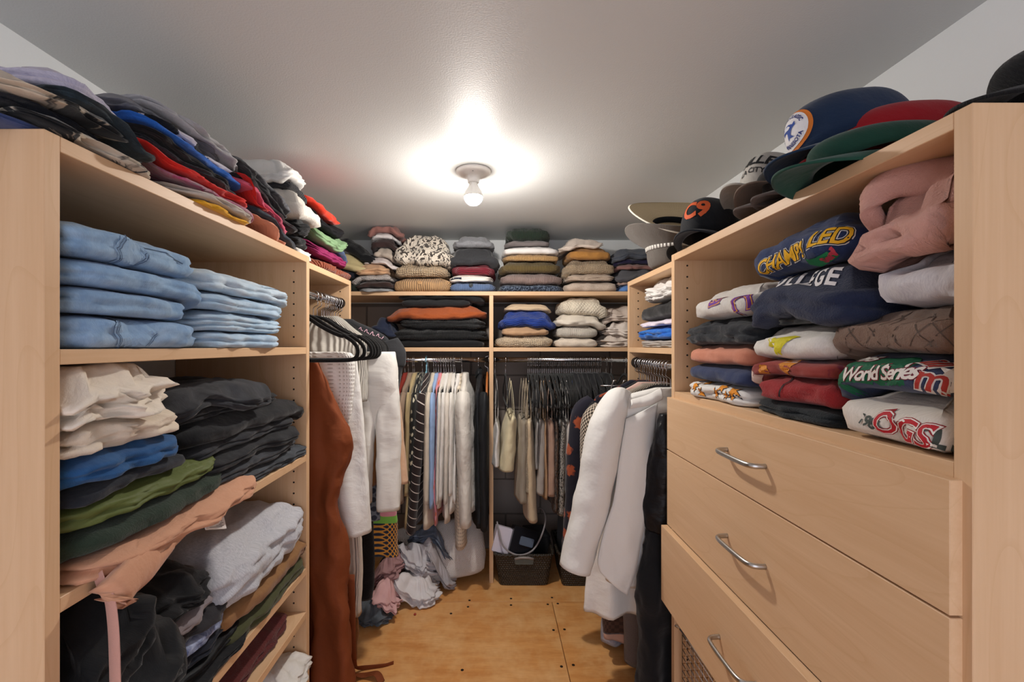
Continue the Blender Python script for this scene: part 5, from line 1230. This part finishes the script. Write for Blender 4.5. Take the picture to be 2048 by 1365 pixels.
# ------------------------------------------------------------ caps and hats
def frame_m(loc, fwd, up=(0, 0, 1)):
    f = Vector(fwd).normalized(); u = Vector(up); u = (u - f * u.dot(f)).normalized(); l = u.cross(f)
    return Matrix(((f.x, l.x, u.x, loc[0]), (f.y, l.y, u.y, loc[1]), (f.z, l.z, u.z, loc[2]), (0, 0, 0, 1)))
def cap(label, loc, fwd, up, crown, brim, under=None, h=.115, a=.098, b=.08, name='baseball_cap', squash=1.0, curve=.022, bl=.072, cat='cap', flat=.35, band=None):
    M4 = frame_m(loc, fwd, up); e = empty(name, loc, label, cat)
    M, R = 56, 16; th = np.linspace(0, 2 * np.pi, M, endpoint=False)
    t = np.linspace(.02, 1, R); ang = t * np.pi / 2
    prof_r = np.sin(ang) ** .62; prof_z = np.cos(ang) ** .8
    X = a * prof_r[:, None] * np.cos(th); Yy = b * prof_r[:, None] * np.sin(th)
    front = np.maximum(0, np.cos(th)) ** 1.5
    Z = h * squash * prof_z[:, None] * (1 - .10 * (1 - front)[None]) + 0 * X
    X = X + flat * .05 * front[None] * np.sin(ang)[:, None] * prof_z[:, None] * 2
    crease = .002 * np.cos(6 * th)[None] * np.sin(ang)[:, None]
    s = 1 + crease / .1; Vo = np.stack([X * s, Yy * s, Z], -1)
    Vi = Vo[::-1] * .965; Vi[..., 2] += .0
    V = np.concatenate([Vo, Vi], 0)
    UV = np.stack([V[..., 0], V[..., 2] + V[..., 1]], -1)
    me = grid_mesh('crown', V, UV, True, True, True); me.transform(M4); cr = link('crown', me, crown, e, True)
    me = lathe('button', [(0, .004), (.005, .003), (.007, 0), (.006, -.003)], 14, (0, 0, h * squash - .001)); me.transform(M4); link('button', me, crown, e, True)
    # brim
    A0 = 1.18; ph = np.linspace(-A0, A0, 34); q = np.linspace(0, 1, 9)
    inner = np.stack([a * .97 * np.cos(ph), b * .97 * np.sin(ph)], -1)
    ext = bl * np.cos(ph / A0 * np.pi / 2) ** .55
    ox = inner[:, 0][None] + q[:, None] * (ext[None] * 1.0 + .0); oy = inner[:, 1][None] * (1 + .04 * q[:, None])
    oz = .004 - curve * (abs(oy) / b) ** 2 - .012 * q[:, None] ** 1.5
    top = np.stack([ox, oy, oz], -1); bot = top[::-1] + np.array((0, 0, -.0042)); ring = np.concatenate([top, bot], 0).transpose(1, 0, 2)
    UVb = np.stack([ring[..., 0], ring[..., 1]], -1)
    me = grid_mesh('brim', ring, UVb, True, True, True); me.transform(M4); br = link('brim', me, brim, e, True)
    return e, cr, M4
def cm(col, k='plain'): return cloth(k, col)
SHT = RT
ux = (0, 0, 1)
# green cap, red cap, navy patch cap
cap('dark green cap with white trim under the red and navy caps', (.605, .665, SHT + .018), (-1, .02, 0), (0, .06, 1), cm('183D31'), cm('1C4538'), curve=.018, h=.05, a=.09, b=.085)
cap('crimson cap squashed behind the navy patch cap', (.695, .715, SHT + .052), (-1, .15, .05), (0, .2, 1), cm('96141F'), cm('8C1620'), h=.10, squash=.85)
e_, cr_, M_ = cap('navy cap with a round orange-rimmed fishing patch', (.655, .765, SHT + .088), (-1, .05, -.10), (-.12, .28, 1), cm('1D2F4A'), cm('22364F'), h=.112, curve=.022, a=.092, b=.078)
bv = bvh_of(cr_)
C0 = M_ @ Vector((.097, .0, .055)); N0 = ((M_.to_3x3() @ Vector((1, 0, .35)))).normalized(); r0 = M_.to_3x3() @ Vector((0, 1, 0)); r0 = (r0 - N0 * r0.dot(N0)).normalized()
fr = (C0, N0, r0, N0.cross(r0)); PR = .037
pt = decal('patch', bv, fr, disc2d(PR), ink('D97A2B'), e_, .0014, .008); pt['label'] = 'round white patch with orange rim'
decal('patch_face', bv, fr, disc2d(PR * .86), ink('E4E2E4'), pt, .0022, .008)
def arc(s, size, R, topside=True, shift=0.0):
    bm = text2d(s, size, .0003, 0, 1.05)
    if topside: return warp(bm, lambda x, y: ((R + y) * math.sin(x / R + shift), (R + y) * math.cos(x / R + shift)))
    return warp(bm, lambda x, y: ((R - y) * math.sin(x / R + shift), -(R - y) * math.cos(x / R + shift)))
decal('patch_lettering', bv, fr, join2d(arc('JON FISHING CLASSIC', .0076, PR * .66, True, -.2), arc('MINNESOTA', .0082, PR * .68, False)), ink('1F2F74'), pt, .003, .004)
fish = [(-.014, -.002), (-.011, .005), (-.004, .010), (.004, .0105), (.011, .006), (.015, .0105), (.016, .003), (.0105, .0), (.007, -.004), (.004, -.010), (.009, -.0165), (0, -.014), (-.004, -.017), (-.002, -.009), (-.001, -.004), (-.006, -.001)]
decal('patch_fish', bv, fr, poly2d(fish), ink('2C4A9A'), pt, .003, .004)
decal('patch_fish_belly', bv, fr, poly2d([(-.009, .002), (-.004, .0065), (.004, .007), (.008, .003), (.003, .0), (-.003, .0015)]), ink('D9DCE6'), pt, .0038, .004)
# black cap by the near panel
cap('black wool cap beside the near end of the drawer cabinet', (.70, .487, SHT + .03), (-1, .12, .0), (0, 0, 1), cm('121214', 'fleece'), cm('131315', 'fleece'), h=.06, bl=.065, curve=.024, a=.09)
# brims-up caps
cap('black cap with a yellow leaf and taupe brim lining', (.68, .93, SHT + .045), (-.93, -.2, .2), (-.1, .25, 1), cm('1B1A19'), cm('6F5E52'), h=.075, curve=.03)
cap('charcoal cap with pale piped brim in front of the yellow-leaf cap', (.67, .86, SHT + .04), (-.95, .2, -.04), (0, 0, 1), cm('2B2725'), cm('554A46'), h=.065, curve=.03)
cap('brown cap with pale piped brim wedged under the navy cap', (.665, .80, SHT + .038), (-.98, .1, -.04), (0, 0, 1), cm('2F2826'), cm('4E4340'), h=.055, curve=.028)
e_, cr_, M_ = cap('pale grey cap with dark serif letters at the back of the row', (.705, 1.065, SHT + .085), (-.9, -.4, .25), (.2, 0, 1), cm('B9B5AE'), cm('A9A49C'), h=.12)
bv = bvh_of(cr_)
C0 = M_ @ Vector((.10, 0, .06)); N0 = (M_.to_3x3() @ Vector((1, 0, .3))).normalized(); r0 = M_.to_3x3() @ Vector((0, 1, 0)); r0 = (r0 - N0 * r0.dot(N0)).normalized(); u0 = N0.cross(r0)
decal('lettering', bv, (C0 + u0 * .012, N0, r0, u0), text2d('VILLE', .034, .001, .1), ink('1E1E20'), e_, .0015)
decal('lettering', bv, (C0 - u0 * .014, N0, r0, u0), text2d('LA CITY', .016, .0004), ink('1E1E20'), e_, .0015)
e_, cr_, M_ = cap('black cap with orange C9 lettering next to the straw hat', (.60, 1.165, SHT + .03), (-.80, -.6, .06), (.1, .1, 1), cm('1A1C20'), cm('1C2026'), h=.105, a=.085, b=.075, bl=.06)
bv = bvh_of(cr_)
C0 = M_ @ Vector((.088, 0, .055)); N0 = (M_.to_3x3() @ Vector((1, 0, .25))).normalized(); r0 = M_.to_3x3() @ Vector((0, 1, 0)); r0 = (r0 - N0 * r0.dot(N0)).normalized(); u0 = N0.cross(r0)
decal('lettering', bv, (C0, N0, r0, u0), text2d('C9', .056, .0022), ink('CF5A2C'), e_, .0016)
# grey felt hat, upside down
hx, hyy, hz = .62, 1.455, MT + .003
gh = empty('felt_hat', (hx, hyy, hz), 'grey felt hat resting upside down on its crown', 'hat')
M_felt = cloth('fleece', '6E6862', '5C5650')
prof = [(.001, .0), (.05, .0), (.074, .004), (.084, .014), (.088, .035), (.090, .062), (.098, .074), (.128, .086), (.160, .098), (.163, .100), (.160, .102), (.126, .092), (.092, .080), (.084, .07), (.08, .04), (.07, .012), (.001, .008)]
me = lathe('felt', [(r_, z_) for r_, z_ in prof], 64)
for v in me.vertices:
    if v.co.z > .066: v.co.z += .042 * (v.co.x / .16) ** 2 * min(1.0, (v.co.z - .066) / .03)
    v.co.y *= .92
me.transform(Matrix.Translation((hx, hyy, hz))); link('felt', me, M_felt, gh, True)
me = lathe('ribbon', [(.0895, .058), (.0925, .058), (.0945, .071), (.0915, .072)], 64)
for v in me.vertices: v.co.y *= .92
me.transform(Matrix.Translation((hx, hyy, hz))); link('ribbon', me, cloth('rib', 'E2DED6', period=.012), gh, True)
me = lathe('crown_oval', [(0, .0), (.016, .001), (.024, .003), (.027, .006)], 28)  # near-black oval dish set on the front of the crown
me.transform(Matrix.Translation((hx - .035, hyy - .0815, hz + .030)) @ Matrix.Rotation(.35, 4, 'Z') @ Matrix.Rotation(math.pi / 2, 4, 'X') @ Matrix.Scale(1.35, 4, (1, 0, 0)))
link('crown_oval', me, cloth('fleece', '121214', '0A0A0B'), gh, True)
# straw hat tilted open towards the aisle, lying in the felt hat
sx_, sy_, sz_ = .635, 1.505, MT + .105
sh_ = empty('straw_hat', (sx_, sy_, sz_), 'cream straw hat with a black inner band lying in the grey felt hat', 'hat')
nb = NB('straw'); uv = nb.coord('UV'); x_, y_, _q = nb.sep(uv)
w_ = nb.math('MULTIPLY', sinw(nb, x_, .0045), sinw(nb, y_, .0045))
M_straw = nb.done(nb.mix(w_, lin('B9A27C'), lin('E4D8BC')), .7, nb.bump(w_, .5, .001))
Mh = Matrix.Translation((sx_, sy_, sz_)) @ Matrix.Rotation(math.radians(36), 4, 'X')
prof = [(.001, -.02), (.045, -.021), (.066, -.016), (.075, .0), (.079, .04), (.083, .062), (.10, .070), (.135, .076), (.168, .086), (.171, .088), (.168, .090), (.133, .080), (.098, .074), (.08, .064), (.076, .04), (.072, .0), (.06, -.012), (.001, -.016)]
me = lathe('straw_body', prof, 64)
for v in me.vertices:
    if v.co.z > .066: v.co.z += .022 * (v.co.x / .17) ** 2
    v.co.y *= .93
me.transform(Mh); link('straw_body', me, M_straw, sh_, True)
me = lathe('inner_band', [(.0755, .046), (.0735, .046), (.078, .064), (.081, .0655)], 64)
for v in me.vertices: v.co.y *= .93
me.transform(Mh); link('inner_band', me, cloth('smooth', '17191D'), sh_, True)
me = lathe('brim_edge', [(.1675, .0855), (.1725, .0875), (.1675, .0908)], 64)
for v in me.vertices: v.co.z += .022 * (v.co.x / .17) ** 2; v.co.y *= .93
me.transform(Mh); link('brim_edge', me, cloth('plain', 'E9E2D2'), sh_, True)
# ------------------------------------------------------------ on the floor
# contour pillow standing behind the laundry
nb = NB('pillow_knit'); uv = nb.coord('UV'); x_, y_, _q = nb.sep(uv)
w_ = nb.math('MULTIPLY', sinw(nb, nb.math('ADD', x_, y_), .008), sinw(nb, nb.math('SUBTRACT', x_, y_), .008))
M_pil = nb.done(nb.mix(w_, lin('C9C2BE'), lin('E4DEDB')), .9, nb.bump(w_, .8, .003))
N1, M1 = 26, 56
u_ = np.linspace(-1, 1, N1); th = np.linspace(0, 2 * np.pi, M1, endpoint=False)
L_, W_, H_ = .235, .135, .055
end = (1 - abs(u_) ** 7) ** (1 / 3.0); end = np.maximum(end, .02)
c_, s_ = np.cos(th), np.sin(th); cx = np.sign(c_) * abs(c_) ** .55; sy = np.sign(s_) * abs(s_) ** .7
wave = 1 + .16 * np.cos(np.linspace(-1, 1, M1) * 0 + cx * 4.2)
V = np.stack([u_[:, None] * L_ + 0 * cx[None], W_ * cx[None] * (.35 + .65 * end[:, None]), H_ * sy[None] * end[:, None] * wave[None]], -1)
UVp = np.stack(np.broadcast_arrays(np.linspace(0, .6, M1 + 1)[None], u_[:, None] * L_), -1)
me = grid_mesh('contour_pillow', V, UVp, True, True, True)
me.transform(Matrix.Translation((-.275, 2.12, .148)) @ Matrix.Rotation(.10, 4, 'Z') @ Matrix.Rotation(-.13, 4, 'Y') @ Matrix.Rotation(math.radians(62), 4, 'X'))
o = link('contour_pillow', me, M_pil, None, True); rebase(o, (-.235, 2.12, .02)); tag(o, 'white contour pillow with diamond-textured cover leaning by the laundry', 'pillow')
# laundry heap
FS = Shelf((-.78, 1.74, 0), eX, eY, .62, .5, fall=0.0)
def lx(p, Y=1.85): return (p - VX) / FPX * Y + .78
LG = dict(wr=.016, edge=.5, rnd=.025, n=3, gs=.022, gf=.02, sq=3.0, own=.09, droop=.10, blur=2.2, lump=.02)
fold(FS, None, 'crumpled_shirt', 'crumpled slate chambray shirt at the front of the laundry heap', 'shirt', cloth('denim', '5A6066', '6C727A'), lx(712), lx(786), .075, v0=.02, v1=.22, **LG)
fold(FS, None, 'crumpled_t_shirt', 'pale pink t-shirt corner between the chambray and the sheet', 't-shirt', cloth('plain', 'D3A6A4'), lx(752), lx(800), .06, v0=.05, v1=.24, **LG)
fold(FS, None, 'crumpled_sheet', 'crumpled white bed sheet spilling from the laundry heap', 'sheet', cloth('plain', 'D9D4D4', sc=1.4), lx(782), lx(872, 1.95), .10, v0=.13, v1=.34, **LG)
fold(FS, None, 'crumpled_shirt', 'dusty mauve shirt in the laundry heap', 'shirt', cloth('smooth', 'A07B7A'), lx(735), lx(792), .085, v0=.12, v1=.30, **LG)
fold(FS, None, 'crumpled_sheet', 'grey-white thin blanket draped over the laundry heap', 'blanket', cloth('plain', 'BDB9BC', sc=1.3), lx(780, 1.95), lx(866, 1.95), .11, v0=.20, v1=.38, **LG)
fold(FS, None, 'crumpled_shirt', 'faded grey shirt hanging over the pillow', 'shirt', cloth('plain', 'A9A3A6'), lx(840, 2.0), lx(905, 2.0), .07, v0=.24, v1=.40, **LG)
fold(FS, None, 'crumpled_shirt', 'slate blue shirt at the top of the laundry heap', 'shirt', cloth('plain', '5F6878'), lx(810, 2.05), lx(904, 2.05), .09, v0=.30, v1=.48, **LG)
fold(FS, None, 'crumpled_shirt', 'black shirt tucked at the back of the laundry heap', 'shirt', cloth('plain', '17171A'), lx(745, 1.95), lx(800, 1.95), .10, v0=.26, v1=.44, **LG)
o = link('bead', lathe('bead', [(.0, .008), (.004, .007), (.006, .004), (.004, .001), (0, 0)], 14, (0, 0, 0)), plain('red_bead', 'A63A28', .4), None, True); o.location = P(830, 1231, HC * FPX / (1231 - VY)); o.location.z = .0; tag(o, 'tiny red bead lying on the plywood floor', 'bead')
# baskets
nb = NB('woven_resin'); uv = nb.coord('UV'); x_, y_, _q = nb.sep(uv)
row = nb.math('FLOOR', nb.math('DIVIDE', y_, .011)); xs = nb.math('ADD', x_, nb.math('MULTIPLY', nb.math('MODULO', row, 2.0), .006))
w_ = nb.math('MULTIPLY', sinw(nb, xs, .012), sinw(nb, y_, .011))
M_wick = nb.done(nb.mix(w_, lin('241E17'), lin('4E4335')), .42, nb.bump(w_, 1.0, .004), spec=.5)
def basket(label, cx_, cy_, w, d, h):
    e = empty('storage_basket', (cx_, cy_, 0), label, 'basket')
    def ring(k, z, n=14):
        a_, b_ = w / 2 * k, d / 2 * k; t = np.linspace(0, 2 * np.pi, 72, endpoint=False); c, s = np.cos(t), np.sin(t); r = 1 / (abs(c) ** n + abs(s) ** n) ** (1 / n)
        return np.stack([cx_ + a_ * r * c, cy_ + b_ * r * s, z + 0 * t], -1)
    zs = np.linspace(0, 1, 40); out = np.array([ring(.84 + .16 * z + .006 * math.sin(z * 40 * math.pi / 1.0), .002 + h * z) for z in zs])
    inn = np.array([ring((.84 + .16 * z) - .045, .008 + h * z) for z in zs[::-3]])
    V = np.concatenate([out, inn], 0)
    L = np.concatenate([[0], np.cumsum(np.linalg.norm(np.diff(V[:, 0], axis=0), axis=1))])
    UV = np.stack(np.broadcast_arrays(np.linspace(0, 2 * (w + d), 73)[None], L[:, None]), -1)
    link('woven_body', grid_mesh('woven_body', V, UV, True, True, True), M_wick, e, True)
    rp = ring(1.0, h + .003)
    link('rim', sweep('rim', rp, .006, .007, 8, closed=True), M_wick, e, True)
    link('handle', sweep('handle', np.array([(cx_ - .045, cy_ - d / 2 - .004, h - .012), (cx_ - .02, cy_ - d / 2 - .009, h - .004), (cx_ + .02, cy_ - d / 2 - .009, h - .004), (cx_ + .045, cy_ - d / 2 - .004, h - .012)]), .006, M=8), plain('handle_grey', '8C8480', .5), e, True)
    link('handle_opening', mesh_raw('handle_opening', [(cx_ - .042, cy_ - d / 2 * .995 - .003, h - .040), (cx_ + .042, cy_ - d / 2 * .995 - .003, h - .040), (cx_ + .048, cy_ - d / 2 - .004, h - .014), (cx_ - .048, cy_ - d / 2 - .004, h - .014)], [(0, 1, 2, 3)]), plain('opening_dark', '5C6460', .5), e)
    return e
basket('dark woven basket with a camera box and cables in it', .150, 2.185, .285, .27, .155)
basket('dark woven basket half hidden behind the white blazer', .450, 2.18, .27, .27, .16)
def tbox(name, label, cat, c, size, rot, mat, parent=None):
    bm = bmesh.new(); bmesh.ops.create_cube(bm, size=1)
    for v in bm.verts: v.co = Vector((v.co.x * size[0], v.co.y * size[1], v.co.z * size[2]))
    bmesh.ops.bevel(bm, geom=bm.edges[:], offset=.003, segments=2, affect='EDGES')
    me = bpy.data.meshes.new(name); bm.to_mesh(me); bm.free()
    M4 = Matrix.Translation(c) @ Euler(rot).to_matrix().to_4x4(); me.transform(M4)
    o = link(name, me, mat, parent); 
    if parent is None: rebase(o, Vector(c) - Vector((0, 0, size[2] / 2))); tag(o, label, cat)
    return o
pb = empty('product_box', (.10, 2.12, .12), 'white box with a dark photo sleeve sticking out of the basket', 'box')
rt = (-.25, .32, .12)
tbox('carton', None, None, (.098, 2.13, .185), (.20, .06, .12), rt, plain('carton_white', 'CFC8D4', .5), pb)
tbox('photo_sleeve', None, None, (.145, 2.118, .196), (.125, .064, .124), rt, plain('sleeve_black', '14161C', .22), pb)
M_sl = plain('sleeve_blue', '5A6678', .25)
tbox('photo_print', None, None, (.165, 2.083, .208), (.07, .004, .04), rt, M_sl, pb)
o = link('power_cable', sweep('power_cable', smooth_path([(.02, 2.10, .30), (.03, 2.07, .26), (.05, 2.055, .20), (.10, 2.05, .165), (.15, 2.05, .162), (.20, 2.07, .18), (.24, 2.09, .24), (.262, 2.12, .30), (.255, 2.16, .335), (.235, 2.2, .33)], 70), .0042, M=8), plain('cable_grey', '8E8A8C', .45), None, True)
rebase(o, (.15, 2.05, .16)); tag(o, 'grey power cable looping out of the woven basket', 'cable')
o = tbox('black_pouch', 'black pouch lying behind the boxed camera in the basket', 'pouch', (.215, 2.2, .165), (.12, .1, .11), (.2, .1, .3), cloth('plain', '141416'))
tbox('storage_tote', 'black tote standing in the second basket', 'tote', (.45, 2.2, .20), (.20, .16, .20), (0, .05, .1), cloth('plain', '131315'))
# steel clip hanger sticking out of the right side rod
ch = empty('clip_hanger', (RRX, 1.70, RRZ), 'steel trouser hanger with two clips beside the floral dress', 'hanger')
o = bpy.data.objects.new('hook', HOOK_ME); COL.objects.link(o); o.parent = ch
ya = 1.70; zb_ = HC - .160
link('bar', sweep('bar', np.array([(.43, ya, zb_), (.50, ya, zb_), (RRX, ya, zb_ + .005), (RRX + .12, ya, zb_)]), .0022, M=8), M_chrome, ch, True)
link('stem', sweep('stem', np.array([(RRX, ya, RRZ - .07), (RRX, ya, zb_)]), .002, M=8), M_chrome, ch, True)
for xx in (.475, .515):
    link('clip', sweep('clip', smooth_path([(xx + .012, ya - .004, zb_ + .022), (xx + .004, ya - .010, zb_ + .020), (xx - .002, ya - .006, zb_), (xx - .010, ya - .006, zb_ - .03)], 14), .006, .0025, 8, side=(0, 1, 0)), M_chrome, ch, True)
# pale blue plastic hanger among the far shirts
pbh = empty('clothes_hanger', (bx(853, BRY), BRY, BRZ), 'pale blue plastic hanger among black ones on the far rod', 'hanger')
M_pb = plain('pale_blue_plastic', '86B8CC', .4)
pth = smooth_path([(0, -.20, -.155), (0, -.12, -.11), (0, -.04, -.075), (0, 0, -.06), (0, .04, -.075), (0, .12, -.11), (0, .20, -.155)], 30)
link('body', sweep('body', pth + np.array(pbh.location), .004, .006, 8, side=(1, 0, 0)), M_pb, pbh, True)
hk2 = smooth_path(np.array([(0, y, z) for y, z in ((0, -.06), (0, -.03), (.010, -.026))] + [(0, .0185 * math.cos(t), .0185 * math.sin(t)) for t in np.linspace(-.9, 3.5, 10)]), 40)
link('hook', sweep('hook', hk2 + np.array(pbh.location), .0038, M=8), M_pb, pbh, True)
